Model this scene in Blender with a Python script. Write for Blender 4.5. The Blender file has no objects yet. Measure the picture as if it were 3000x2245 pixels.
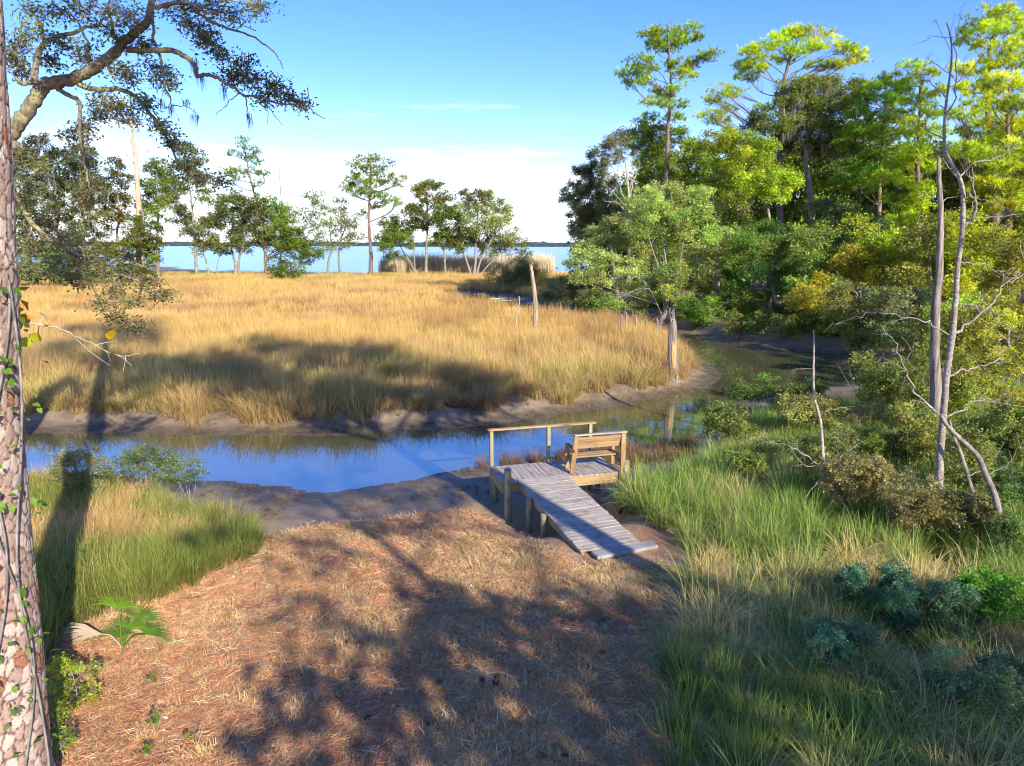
import bpy, bmesh, math, random
import numpy as np
from mathutils import Vector, Matrix

R = math.radians
rng = np.random.default_rng(7)
random.seed(7)
scene = bpy.context.scene
COL = scene.collection

# ------------------------------------------------------------------ camera
HC = 6.5
F = 2000.0; CX = 1500.0; CY = 1122.5          # photograph is 3000 x 2245
PITCH = math.atan(406.0 / F)
cam_d = bpy.data.cameras.new('camera'); cam = bpy.data.objects.new('camera', cam_d)
COL.objects.link(cam)
cam.location = (0, 0, HC); cam.rotation_euler = (R(90) - PITCH, 0, 0)
cam_d.sensor_width = 36.0; cam_d.lens = 36.0 * F / 3000.0
cam_d.clip_start = 0.1; cam_d.clip_end = 12000
scene.camera = cam

# ------------------------------------------------------------------ world, sun, exposure
SUN_EL = R(26); SUN_AZ = R(149)                # azimuth clockwise from +Y
world = bpy.data.worlds.new('World'); scene.world = world; world.use_nodes = True
wt = world.node_tree; wt.nodes.clear()
def wn(t, **k):
    n = wt.nodes.new(t)
    for a, v in k.items(): setattr(n, a, v)
    return n
sky = wn('ShaderNodeTexSky', sky_type='NISHITA', sun_disc=False, sun_elevation=SUN_EL, sun_rotation=SUN_AZ,
         altitude=0.0, air_density=1.0, dust_density=0.25, ozone_density=3.2)
hs = wn('ShaderNodeHueSaturation'); hs.inputs['Saturation'].default_value = 1.30; hs.inputs['Hue'].default_value = 0.510; hs.inputs['Value'].default_value = 0.87; hs.inputs['Value'].default_value = 1.0
tn = wn('ShaderNodeMix', data_type='RGBA', blend_type='MULTIPLY'); tn.inputs['Factor'].default_value = 1.0; tn.inputs['B'].default_value = (0.98, 0.89, 1.0, 1)
wt.links.new(sky.outputs[0], tn.inputs['A']); wt.links.new(tn.outputs['Result'], hs.inputs['Color'])
tc = wn('ShaderNodeTexCoord')
mp = wn('ShaderNodeMapping'); mp.inputs['Scale'].default_value = (3.0, 3.0, 21.0); mp.inputs['Location'].default_value = (0.4, 0.15, 0.3)
wt.links.new(tc.outputs['Generated'], mp.inputs['Vector'])
nz = wn('ShaderNodeTexNoise'); nz.inputs['Scale'].default_value = 1.6; nz.inputs['Detail'].default_value = 7.0; nz.inputs['Roughness'].default_value = 0.52
wt.links.new(mp.outputs[0], nz.inputs['Vector'])
sp = wn('ShaderNodeSeparateXYZ'); wt.links.new(tc.outputs['Generated'], sp.inputs[0])
el = wn('ShaderNodeMapRange'); el.inputs['From Min'].default_value = 0.02; el.inputs['From Max'].default_value = 0.235
el.inputs['To Min'].default_value = 0.42; el.inputs['To Max'].default_value = -0.62
wt.links.new(sp.outputs['Z'], el.inputs['Value'])
nc = wn('ShaderNodeMapRange'); nc.inputs['From Min'].default_value = 0.30; nc.inputs['From Max'].default_value = 0.70; wt.links.new(nz.outputs['Fac'], nc.inputs['Value'])
ad = wn('ShaderNodeMath', operation='ADD'); wt.links.new(nc.outputs[0], ad.inputs[0]); wt.links.new(el.outputs[0], ad.inputs[1])
cr = wn('ShaderNodeMapRange', interpolation_type='SMOOTHSTEP'); cr.inputs['From Min'].default_value = 0.40; cr.inputs['From Max'].default_value = 0.85
cr.inputs['To Max'].default_value = 0.96
wt.links.new(ad.outputs[0], cr.inputs['Value'])
cm = wn('ShaderNodeMix', data_type='RGBA'); wt.links.new(cr.outputs[0], cm.inputs['Factor'])
wt.links.new(hs.outputs[0], cm.inputs['A']); cm.inputs['B'].default_value = (4.1, 4.35, 4.7, 1)
bg = wn('ShaderNodeBackground'); bg.inputs['Strength'].default_value = 0.148
wt.links.new(cm.outputs['Result'], bg.inputs['Color'])
wo = wn('ShaderNodeOutputWorld'); wt.links.new(bg.outputs[0], wo.inputs['Surface'])

TOSUN = Vector((math.sin(SUN_AZ) * math.cos(SUN_EL), math.cos(SUN_AZ) * math.cos(SUN_EL), math.sin(SUN_EL)))
sun_d = bpy.data.lights.new('sun', 'SUN'); sun_d.energy = 4.3; sun_d.angle = R(0.5); sun_d.color = (1.0, 0.90, 0.76)
sun = bpy.data.objects.new('sun', sun_d); COL.objects.link(sun)
sun.rotation_euler = TOSUN.to_track_quat('Z', 'Y').to_euler(); sun.location = (30, -50, 40)
vs = scene.view_settings
vs.view_transform = 'Standard'; vs.look = 'None'; vs.exposure = 1.08; vs.gamma = 1.0; vs.use_curve_mapping = False
scene.cycles.max_bounces = 5; scene.cycles.diffuse_bounces = 3; scene.cycles.glossy_bounces = 2
scene.cycles.transmission_bounces = 2; scene.cycles.transparent_max_bounces = 4
scene.cycles.sample_clamp_indirect = 6.0
scene.cycles.filter_width = 1.1
scene.cycles.use_adaptive_sampling = True; scene.cycles.adaptive_threshold = 0.02
try:
    scene.cycles.use_denoising = True
    scene.cycles.denoiser = 'OPENIMAGEDENOISE'
except Exception: pass

# ------------------------------------------------------------------ pixel helpers (a pixel is a direction only)
SP, CP = math.sin(PITCH), math.cos(PITCH)
def ray(px, py):
    u = (px - CX) / F; v = -(py - CY) / F
    return np.array([u, CP + v * SP, -SP + v * CP])
def G(px, py, z=0.0):
    d = ray(px, py); t = (z - HC) / d[2]
    return np.array([0, 0, HC]) + d * t
def at(px, py, Y):
    d = ray(px, py); t = Y / d[1]
    return np.array([0, 0, HC]) + d * t
DS = 3000.0 / 2212.0
def zoomer(ox, oy, s): return lambda x, y: (ox + x * s, oy + y * s)
Z0 = zoomer(0, 0, DS)                # whole picture
Z1 = zoomer(0, 0, 1000 / 1839)
Z2 = zoomer(400, 350, 1300 / 2212)
Z3 = zoomer(1600, 0, 1400 / 2207)
Z4 = zoomer(1200, 1150, 900 / 2212)
Z5 = zoomer(0, 800, 1000 / 2069)
Z6 = zoomer(0, 1500, 1100 / 2212)
Z7 = zoomer(1800, 1000, 1200 / 2212)
Z8 = zoomer(1800, 1600, 1200 / 2212)
Z9 = zoomer(2500, 0, 500 / 919)
ZA = zoomer(2400, 800, 600 / 1241)
ZB = zoomer(1300, 740, 600 / 2212)
ZC = zoomer(700, 1350, 1200 / 2212)

# ------------------------------------------------------------------ noise in numpy
def vnoise(x, y, seed=0):
    def h(i, j):
        n = np.sin(i * 127.1 + j * 311.7 + seed * 74.7) * 43758.5453
        return n - np.floor(n)
    xi = np.floor(x); yi = np.floor(y); fx = x - xi; fy = y - yi
    fx = fx * fx * (3 - 2 * fx); fy = fy * fy * (3 - 2 * fy)
    return (h(xi, yi) * (1 - fx) + h(xi + 1, yi) * fx) * (1 - fy) + (h(xi, yi + 1) * (1 - fx) + h(xi + 1, yi + 1) * fx) * fy
def fbm(x, y, seed=0, o=4):
    s = 0; a = 0.5
    for k in range(o):
        s = s + a * vnoise(x * 2 ** k, y * 2 ** k, seed + k); a *= 0.5
    return s / (1 - 0.5 ** o)
def sstep(a, b, x):
    t = np.clip((x - a) / (b - a), 0, 1); return t * t * (3 - 2 * t)

# ------------------------------------------------------------------ mesh builder
class MB:
    def __init__(s): s.v = []; s.f3 = []; s.f4 = []; s.c = []; s.n = 0
    def add(s, v, f, col=(1, 1, 1)):
        v = np.asarray(v, dtype=np.float64).reshape(-1, 3); f = np.asarray(f, dtype=np.int64)
        if f.shape[1] == 3: s.f3.append(f + s.n)
        else: s.f4.append(f + s.n)
        c = np.asarray(col, dtype=np.float64)
        if c.ndim == 1: c = np.tile(c, (len(v), 1))
        s.v.append(v); s.c.append(c); s.n += len(v)
    def mesh(s, name, mat, smooth=False):
        me = bpy.data.meshes.new(name)
        v = np.concatenate(s.v) if s.v else np.zeros((0, 3))
        f3 = np.concatenate(s.f3) if s.f3 else np.zeros((0, 3), int)
        f4 = np.concatenate(s.f4) if s.f4 else np.zeros((0, 4), int)
        me.vertices.add(len(v)); me.vertices.foreach_set('co', v.astype(np.float32).ravel())
        nl = len(f3) * 3 + len(f4) * 4
        me.loops.add(nl); me.polygons.add(len(f3) + len(f4))
        me.loops.foreach_set('vertex_index', np.concatenate([f3.ravel(), f4.ravel()]).astype(np.int32))
        st = np.concatenate([np.arange(len(f3)) * 3, len(f3) * 3 + np.arange(len(f4)) * 4]).astype(np.int32)
        me.polygons.foreach_set('loop_start', st)
        if smooth: me.polygons.foreach_set('use_smooth', np.ones(len(st), bool))
        me.update(calc_edges=True)
        ca = me.color_attributes.new('Col', 'FLOAT_COLOR', 'POINT')
        c = np.concatenate(s.c) if s.c else np.zeros((0, 3))
        ca.data.foreach_set('color', np.concatenate([c, np.ones((len(c), 1))], 1).astype(np.float32).ravel())
        if mat: me.materials.append(mat)
        return me
    def build(s, name, mat, parent=None, smooth=False, origin=None):
        if origin is not None:
            o3 = np.array(origin, dtype=float)
            s.v = [x - o3 for x in s.v]
        o = bpy.data.objects.new(name, s.mesh(name, mat, smooth)); COL.objects.link(o)
        if origin is not None: o.location = origin
        if parent: o.parent = parent
        return o
def tag(o, label=None, cat=None, group=None, kind=None):
    if label: o['label'] = label
    if cat: o['category'] = cat
    if group: o['group'] = group
    if kind: o['kind'] = kind
    return o
def thing(name, label, cat, loc=(0, 0, 0), group=None):
    o = bpy.data.objects.new(name, None); COL.objects.link(o); o.location = tuple(float(x) for x in loc)
    o.empty_display_size = 0.2
    return tag(o, label, cat, group)
def part(root, mb, name, mat, smooth=False):
    """world-space builder -> child of root, whose location is a pure offset"""
    l = np.array(root.location)
    mb.v = [x - l for x in mb.v]
    return mb.build(name, mat, root, smooth)
def obj_mesh(name, me, parent=None, loc=(0, 0, 0), rot=(0, 0, 0), scale=(1, 1, 1)):
    o = bpy.data.objects.new(name, me); COL.objects.link(o); o.parent = parent
    o.location = tuple(loc); o.rotation_euler = tuple(rot); o.scale = tuple(scale)
    return o

def catmull(P, n):
    P = np.asarray(P, float)
    if len(P) < 3:
        t = np.linspace(0, 1, n)[:, None]; return P[0] * (1 - t) + P[-1] * t
    Q = np.vstack([2 * P[0] - P[1], P, 2 * P[-1] - P[-2]])
    out = []
    T = np.linspace(0, len(P) - 1, n)
    for t in T:
        i = min(int(t), len(P) - 2); u = t - i
        a, b, c, d = Q[i], Q[i + 1], Q[i + 2], Q[i + 3]
        out.append(0.5 * ((2 * b) + (c - a) * u + (2 * a - 5 * b + 4 * c - d) * u * u + (3 * b - a - 3 * c + d) * u ** 3))
    return np.array(out)
def tube(mb, P, r, sides=8, col=(1, 1, 1), cap=True, wob=0.0):
    P = np.asarray(P, float); n = len(P); r = np.broadcast_to(np.asarray(r, float), (n,))
    T = np.gradient(P, axis=0); T /= np.linalg.norm(T, axis=1)[:, None] + 1e-9
    up = np.array([0, 0, 1.0]) if abs(T[0][2]) < 0.9 else np.array([1.0, 0, 0])
    N = np.cross(T[0], up); N /= np.linalg.norm(N)
    a = np.linspace(0, 2 * np.pi, sides, endpoint=False); V = []
    for i in range(n):
        N = N - T[i] * N.dot(T[i]); N /= np.linalg.norm(N) + 1e-9
        B = np.cross(T[i], N)
        rr = r[i] * (1 + (wob * rng.uniform(-1, 1, sides) if wob else 0))
        V.append(P[i] + (np.cos(a) * rr)[:, None] * N + (np.sin(a) * rr)[:, None] * B)
    V = np.concatenate(V)
    i = np.arange(n - 1)[:, None] * sides; j = np.arange(sides)[None, :]; k = (j + 1) % sides
    f = np.stack([i + j, i + k, i + sides + k, i + sides + j], -1).reshape(-1, 4)
    mb.add(V, f, col)
    if cap:
        mb.add(np.vstack([V[-sides:], P[-1] + T[-1] * r[-1] * 0.4]), np.stack([np.arange(sides), (np.arange(sides) + 1) % sides, np.full(sides, sides)], 1), col)
def unit(a): return a / (np.linalg.norm(a, axis=-1, keepdims=True) + 1e-9)
def leaf_quads(mb, C, L, W, col, up=0.35, droop=0.0):
    """folded leaf: 4 vertices, 2 triangles"""
    n = len(C); L = np.broadcast_to(L, (n,))[:, None]; W = np.broadcast_to(W, (n,))[:, None]
    A = rng.normal(size=(n, 3)); A[:, 2] = A[:, 2] * 0.7 - droop; A = unit(A)
    Nn = rng.normal(size=(n, 3)) ; Nn[:, 2] += up * 3; Bv = unit(np.cross(A, Nn)); Nn = unit(np.cross(Bv, A))
    v0 = C; v2 = C + A * L; m = C + A * L * 0.5
    v1 = m + Bv * W * 0.5 + Nn * W * 0.12; v3 = m - Bv * W * 0.5 + Nn * W * 0.12
    V = np.stack([v0, v1, v2, v3], 1).reshape(-1, 3)
    b = np.arange(n)[:, None] * 4
    f = np.concatenate([b + np.array([0, 1, 2]), b + np.array([0, 2, 3])])
    mb.add(V, f, np.repeat(col, 4, axis=0))
def leaf_tris(mb, C, L, W, col, up=0.15):
    n = len(C); L = np.broadcast_to(L, (n,))[:, None]; W = np.broadcast_to(W, (n,))[:, None]
    A = rng.normal(size=(n, 3)); A[:, 2] *= 0.7; A = unit(A); Nn = rng.normal(size=(n, 3)); Nn[:, 2] += up * 3; Bv = unit(np.cross(A, Nn)); k = rng.uniform(-.45, .45, (n, 1))
    V = np.stack([C, C + A * L * .55 + Bv * W * (1 + k) * .8, C + A * L - Bv * W * (.5 - k) * .5], 1).reshape(-1, 3)
    mb.add(V, np.arange(n * 3).reshape(-1, 3), np.repeat(col, 3, axis=0))
def needles(mb, C, D, L, W, col):
    n = len(C); D = unit(D)
    S = unit(np.cross(D, rng.normal(size=(n, 3))))
    L = np.broadcast_to(L, (n,))[:, None]; W = np.broadcast_to(W, (n,))[:, None]
    V = np.stack([C - S * W * 0.5, C + S * W * 0.5, C + D * L], 1).reshape(-1, 3)
    mb.add(V, np.arange(n * 3).reshape(-1, 3), np.repeat(col, 3, axis=0))
def jit(base, n, v=0.25, h=0.08):
    """n colours around base; brightness and hue spread"""
    base = np.asarray(base, float)
    b = np.clip(1 + rng.normal(size=(n, 1)) * v, 0.35, 2.0)
    return np.clip(base * b * (1 + rng.normal(size=(n, 3)) * h), 0.003, 0.95)
def box(mb, c, s, ax=None, col=(1, 1, 1)):
    """box with centre c, full sizes s along axes ax (3x3 rows)"""
    ax = np.eye(3) if ax is None else np.asarray(ax, float)
    k = np.array([[x, y, z] for z in (-.5, .5) for y in (-.5, .5) for x in (-.5, .5)]) * np.asarray(s)
    V = np.asarray(c) + k @ ax
    f = [[0, 2, 3, 1], [4, 5, 7, 6], [0, 1, 5, 4], [2, 6, 7, 3], [0, 4, 6, 2], [1, 3, 7, 5]]
    mb.add(V, f, col)

# ------------------------------------------------------------------ materials
def new_mat(name):
    m = bpy.data.materials.new(name); m.use_nodes = True
    nt = m.node_tree; nt.nodes.clear()
    def N(t, **k):
        n = nt.nodes.new(t)
        for a, v in k.items(): setattr(n, a, v)
        return n
    return m, nt, N
def foliage_mat(name, transl=0.35, rough=0.55, inst=False, tcol=(1.15, 1.1, 0.55), spec=0.3):
    m, nt, N = new_mat(name); L = nt.links.new
    a = N('ShaderNodeAttribute', attribute_name='Col'); col = a.outputs['Color']
    if inst:
        b = N('ShaderNodeAttribute', attribute_name='tint', attribute_type='INSTANCER')
        mx = N('ShaderNodeMix', data_type='RGBA', blend_type='MULTIPLY'); mx.inputs['Factor'].default_value = 1
        L(col, mx.inputs['A']); L(b.outputs['Color'], mx.inputs['B']); col = mx.outputs['Result']
    p = N('ShaderNodeBsdfPrincipled'); p.inputs['Roughness'].default_value = rough; p.inputs['Specular IOR Level'].default_value = spec
    L(col, p.inputs['Base Color'])
    t = N('ShaderNodeBsdfTranslucent')
    m2 = N('ShaderNodeMix', data_type='RGBA', blend_type='MULTIPLY'); m2.inputs['Factor'].default_value = 1
    L(col, m2.inputs['A']); m2.inputs['B'].default_value = (*tcol, 1); L(m2.outputs['Result'], t.inputs['Color'])
    s = N('ShaderNodeMixShader'); s.inputs[0].default_value = transl
    L(p.outputs[0], s.inputs[1]); L(t.outputs[0], s.inputs[2])
    o = N('ShaderNodeOutputMaterial'); L(s.outputs[0], o.inputs['Surface'])
    return m
def bark_mat(name, c1, c2, scale=6.0, stretch=0.25, bump=0.6, ring=False, c3=None):
    m, nt, N = new_mat(name); L = nt.links.new
    g = N('ShaderNodeNewGeometry')
    mp = N('ShaderNodeMapping'); mp.inputs['Scale'].default_value = (1, 1, stretch); L(g.outputs['Position'], mp.inputs['Vector'])
    n1 = N('ShaderNodeTexNoise'); n1.inputs['Scale'].default_value = scale; n1.inputs['Detail'].default_value = 6; L(mp.outputs[0], n1.inputs['Vector'])
    n2 = N('ShaderNodeTexNoise'); n2.inputs['Scale'].default_value = scale * 0.22; n2.inputs['Detail'].default_value = 3; L(g.outputs['Position'], n2.inputs['Vector'])
    r = N('ShaderNodeMapRange'); r.inputs['From Min'].default_value = 0.35; r.inputs['From Max'].default_value = 0.65; L(n1.outputs['Fac'], r.inputs['Value'])
    mx = N('ShaderNodeMix', data_type='RGBA'); mx.inputs['A'].default_value = (*c1, 1); mx.inputs['B'].default_value = (*c2, 1); L(r.outputs[0], mx.inputs['Factor'])
    out = mx.outputs['Result']
    if c3:
        r2 = N('ShaderNodeMapRange'); r2.inputs['From Min'].default_value = 0.5; r2.inputs['From Max'].default_value = 0.62; L(n2.outputs['Fac'], r2.inputs['Value'])
        m3 = N('ShaderNodeMix', data_type='RGBA'); L(out, m3.inputs['A']); m3.inputs['B'].default_value = (*c3, 1); L(r2.outputs[0], m3.inputs['Factor']); out = m3.outputs['Result']
    p = N('ShaderNodeBsdfPrincipled'); p.inputs['Roughness'].default_value = 0.85; p.inputs['Specular IOR Level'].default_value = 0.2
    L(out, p.inputs['Base Color'])
    b = N('ShaderNodeBump'); b.inputs['Strength'].default_value = bump; b.inputs['Distance'].default_value = 0.03
    L(n1.outputs['Fac'], b.inputs['Height']); L(b.outputs[0], p.inputs['Normal'])
    o = N('ShaderNodeOutputMaterial'); L(p.outputs[0], o.inputs['Surface'])
    return m
def wood_mat(name, c1, c2, c3, grain=(2.0, 40.0, 40.0), rough=0.8, dirt=(0.12, 0.12, 0.12), dirtf=0.35):
    """grain along object X"""
    m, nt, N = new_mat(name); L = nt.links.new
    t = N('ShaderNodeTexCoord'); oi = N('ShaderNodeObjectInfo')
    ad = N('ShaderNodeVectorMath', operation='ADD'); L(t.outputs['Object'], ad.inputs[0])
    sc = N('ShaderNodeVectorMath', operation='SCALE'); cb = N('ShaderNodeCombineXYZ')
    for i in range(3): L(oi.outputs['Random'], cb.inputs[i])
    L(cb.outputs[0], sc.inputs[0]); sc.inputs['Scale'].default_value = 37.0; L(sc.outputs[0], ad.inputs[1])
    mp = N('ShaderNodeMapping'); mp.inputs['Scale'].default_value = grain; L(ad.outputs[0], mp.inputs['Vector'])
    n1 = N('ShaderNodeTexNoise'); n1.inputs['Scale'].default_value = 1.0; n1.inputs['Detail'].default_value = 5; n1.inputs['Distortion'].default_value = 0.6; L(mp.outputs[0], n1.inputs['Vector'])
    n2 = N('ShaderNodeTexNoise'); n2.inputs['Scale'].default_value = 3.5; n2.inputs['Detail'].default_value = 4; L(ad.outputs[0], n2.inputs['Vector'])
    r = N('ShaderNodeMapRange'); r.inputs['From Min'].default_value = 0.36; r.inputs['From Max'].default_value = 0.64; L(n1.outputs['Fac'], r.inputs['Value'])
    mx = N('ShaderNodeMix', data_type='RGBA'); mx.inputs['A'].default_value = (*c1, 1); mx.inputs['B'].default_value = (*c2, 1); L(r.outputs[0], mx.inputs['Factor'])
    m2 = N('ShaderNodeMix', data_type='RGBA'); L(mx.outputs['Result'], m2.inputs['A']); m2.inputs['B'].default_value = (*c3, 1)
    rr = N('ShaderNodeMath', operation='MULTIPLY'); L(oi.outputs['Random'], rr.inputs[0]); rr.inputs[1].default_value = 0.5; L(rr.outputs[0], m2.inputs['Factor'])
    m3 = N('ShaderNodeMix', data_type='RGBA'); L(m2.outputs['Result'], m3.inputs['A']); m3.inputs['B'].default_value = (*dirt, 1)
    r3 = N('ShaderNodeMapRange'); r3.inputs['From Min'].default_value = 0.52; r3.inputs['From Max'].default_value = 0.72; r3.inputs['To Max'].default_value = dirtf; L(n2.outputs['Fac'], r3.inputs['Value']); L(r3.outputs[0], m3.inputs['Factor'])
    p = N('ShaderNodeBsdfPrincipled'); p.inputs['Roughness'].default_value = rough; p.inputs['Specular IOR Level'].default_value = 0.25
    L(m3.outputs['Result'], p.inputs['Base Color'])
    b = N('ShaderNodeBump'); b.inputs['Strength'].default_value = 0.35; b.inputs['Distance'].default_value = 0.004; L(n1.outputs['Fac'], b.inputs['Height']); L(b.outputs[0], p.inputs['Normal'])
    o = N('ShaderNodeOutputMaterial'); L(p.outputs[0], o.inputs['Surface'])
    return m
def col_mat(name, rough=0.8, noise=0.0, scale=20, bump=0.0, spec=0.2):
    m, nt, N = new_mat(name); L = nt.links.new
    a = N('ShaderNodeAttribute', attribute_name='Col'); out = a.outputs['Color']
    p = N('ShaderNodeBsdfPrincipled'); p.inputs['Roughness'].default_value = rough; p.inputs['Specular IOR Level'].default_value = spec
    if noise:
        g = N('ShaderNodeNewGeometry'); n = N('ShaderNodeTexNoise'); n.inputs['Scale'].default_value = scale; n.inputs['Detail'].default_value = 6; L(g.outputs['Position'], n.inputs['Vector'])
        r = N('ShaderNodeMapRange'); r.inputs['From Min'].default_value = 0.3; r.inputs['From Max'].default_value = 0.7; r.inputs['To Min'].default_value = 1 - noise; r.inputs['To Max'].default_value = 1 + noise; L(n.outputs['Fac'], r.inputs['Value'])
        v = N('ShaderNodeVectorMath', operation='SCALE'); L(out, v.inputs[0]); L(r.outputs[0], v.inputs['Scale']); out = v.outputs[0]
        if bump:
            b = N('ShaderNodeBump'); b.inputs['Strength'].default_value = bump; b.inputs['Distance'].default_value = 0.02; L(n.outputs['Fac'], b.inputs['Height']); L(b.outputs[0], p.inputs['Normal'])
    L(out, p.inputs['Base Color'])
    o = N('ShaderNodeOutputMaterial'); L(p.outputs[0], o.inputs['Surface'])
    return m
M = {}
M['leaf'] = foliage_mat('leaf_green', 0.45, 0.5)
M['pine'] = foliage_mat('pine_needles', 0.42, 0.55)
M['grass'] = foliage_mat('grass_blades', 0.25, 0.6, inst=True, tcol=(1.1, 1.0, 0.6))
M['moss'] = foliage_mat('spanish_moss', 0.3, 0.9, tcol=(1, 1, 1), spec=0.05)
M['litter'] = foliage_mat('dead_litter', 0.1, 0.7, inst=True, tcol=(1, 1, 1))
M['bark_pine'] = bark_mat('bark_pine', (0.12, 0.085, 0.065), (0.25, 0.18, 0.14), 7, 0.3)
M['bark_oak'] = bark_mat('bark_oak', (0.13, 0.105, 0.085), (0.30, 0.27, 0.22), 9, 0.5, c3=(0.34, 0.33, 0.22))
M['bark_limb'] = bark_mat('bark_lichen_limb', (0.11, 0.085, 0.065), (0.24, 0.205, 0.14), 16, 0.7, bump=0.8, c3=(0.29, 0.27, 0.13))
M['bark_pale'] = bark_mat('bark_pale', (0.17, 0.14, 0.12), (0.40, 0.36, 0.31), 13, 2.2, c3=(0.24, 0.20, 0.17))
M['bark_grey'] = bark_mat('bark_grey', (0.13, 0.115, 0.10), (0.30, 0.275, 0.245), 12, 0.6)
M['bark_dead'] = bark_mat('bark_dead_grey', (0.13, 0.105, 0.09), (0.34, 0.29, 0.25), 14, 0.10, bump=1.0)
M['dead_tan'] = bark_mat('dead_wood_tan', (0.36, 0.24, 0.15), (0.62, 0.46, 0.32), 8, 0.12)
M['twig_pale'] = bark_mat('twig_pale', (0.26, 0.225, 0.18), (0.46, 0.415, 0.35), 12, 1.0)
M['colour'] = col_mat('painted_colour', 0.75, 0.2, 18, 0.3)

# ------------------------------------------------------------------ creek outline, land zones, terrain height
inner_px = [(-900, 1275), (-200, 1272), (0, 1271), (400, 1272), (700, 1277), (1000, 1277), (1200, 1262), (1444, 1246), (1648, 1215),
            (1810, 1193), (1963, 1164), (2060, 1143), (2112, 1108), (2104, 1080), (2066, 1058), (2042, 1040), (2020, 1015), (1985, 993),
            (1900, 972), (1800, 955), (1700, 940), (1600, 922), (1500, 905), (1420, 893), (1365, 882), (1330, 870)]
outer_px = [(1365, 862), (1440, 868), (1500, 878), (1550, 892), (1620, 906), (1750, 925), (1850, 945), (1950, 968), (2045, 994), (2148, 1012), (2297, 1028),
            (2420, 1040), (2600, 1050), (2900, 1062), (3600, 1080)]
near_px = [(3600, 1140), (2900, 1130), (2600, 1122), (2467, 1122), (2330, 1136), (2200, 1150), (2165, 1175), (2158, 1217), (2087, 1262),
           (1980, 1296), (1843, 1307), (1740, 1318), (1647, 1328), (1525, 1352), (1420, 1368), (1334, 1376), (1240, 1396), (1160, 1412), (1090, 1424), (1000, 1438),
           (940, 1441), (894, 1440), (821, 1420), (700, 1412), (599, 1408), (450, 1396), (300, 1385), (0, 1385), (-900, 1390)]
inner_w = np.array([G(*p)[:2] for p in inner_px]); outer_w = np.array([G(*p)[:2] for p in outer_px]); near_w = np.array([G(*p)[:2] for p in near_px])
def densify(P, n=3, amp=0.12, seed=0):
    out = []
    for i in range(len(P) - 1):
        for k in range(n):
            t = k / n; q = P[i] * (1 - t) + P[i + 1] * t
            out.append(q + (np.array([math.sin(17.3 * (i + t) + seed), math.cos(23.1 * (i + t) + seed)]) * amp if k else 0))
    out.append(P[-1]); return np.array(out)
inner_w = densify(inner_w, 3, 0.10, 1); near_w = densify(near_w, 3, 0.10, 2); outer_w = densify(outer_w, 2, 0.2, 3)
creek = np.vstack([inner_w, outer_w, near_w])
def inpoly(x, y, P):
    r = np.zeros(np.shape(x), bool); j = len(P) - 1
    for i in range(len(P)):
        xi, yi = P[i]; xj, yj = P[j]
        if yi != yj:
            c = ((yi > y) != (yj > y)) & (x < (xj - xi) * (y - yi) / (yj - yi) + xi)
            r ^= c
        j = i
    return r
def polydist(x, y, P, closed=True):
    d = np.full(np.shape(x), 1e9)
    for i in range(len(P) if closed else len(P) - 1):
        a = P[i]; b = P[(i + 1) % len(P)]; ab = b - a
        t = np.clip(((x - a[0]) * ab[0] + (y - a[1]) * ab[1]) / (ab @ ab + 1e-9), 0, 1)
        d = np.minimum(d, np.hypot(x - a[0] - t * ab[0], y - a[1] - t * ab[1]))
    return d
k0 = 5
forest_poly = np.vstack([outer_w[6:], [[400, 60]], [[400, 240]], [[14, 240]], [[12.0, 150]], [[9.0, 100.0]]])
lawn_poly = np.vstack([near_w, [[-400, 20]], [[-400, -400]], [[400, -400]], [[400, 25]]])
def shore(x): return 141 + 5 * np.sin(x * 0.11) + 3 * np.sin(x * 0.31 + 1) + np.where(x > 22, (x - 22) * 0.6, 0) + np.where(x < -45, (-45 - x) * 0.8, 0)
def height(x, y, zones=False):
    x = np.asarray(x, float); y = np.asarray(y, float)
    ins = inpoly(x, y, creek); d = polydist(x, y, creek)
    lawn = inpoly(x, y, lawn_poly) & ~ins; forest = inpoly(x, y, forest_poly) & ~ins; marsh = ~ins & ~lawn & ~forest
    n = fbm(x * 0.6, y * 0.6, 3) - 0.5; nf = fbm(x * 2.3, y * 2.3, 5) - 0.5
    zl = 0.13 * sstep(0, 1.4, d) + 0.62 * sstep(0.9, 7.5, d) + 0.15 * n * sstep(1, 5, d) + 0.04 * nf
    # the dock and the upper ramp stand over a shallow washed-out gully in the bank
    gu = (x - 0.75) * 0.944 + (y - 14.6) * 0.33; gv = -(x - 0.75) * 0.33 + (y - 14.6) * 0.944
    gul = (1 - sstep(0.9, 1.9, np.abs(gu - 0.45 - 0.12 * gv) - 0.25 * sstep(0, 1.5, gv) * 2)) * sstep(-1.9, 0.2, gv + 0.5 * nf)
    zl = zl - gul * np.minimum(0.48, zl - 0.10) * (zl > 0.1)
    zf = 0.16 * sstep(0, 1.3, d) + 0.85 * sstep(1.1, 2.2, d) + 0.35 * n * sstep(2, 5, d)
    zm = (0.10 * sstep(0, 1.4, d) + 0.26 * sstep(0.9, 1.8, d + .5 * nf)) * (1 + .5 * n) + 0.08 * n * sstep(0, 1, d) + 0.035 * nf * sstep(0, .8, d)
    z = np.where(lawn, zl, np.where(forest, zf, zm))
    z = np.where(ins, -0.55 * sstep(0, 1.6, d) - 0.01, np.maximum(z, 0.012))
    s = shore(x); fall = sstep(s - 2, s + 26, y)
    z = z * (1 - fall) - 1.2 * sstep(s + 4, s + 40, y)
    if zones: return z, ins, d, lawn, forest, marsh
    return z
HG = None
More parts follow.
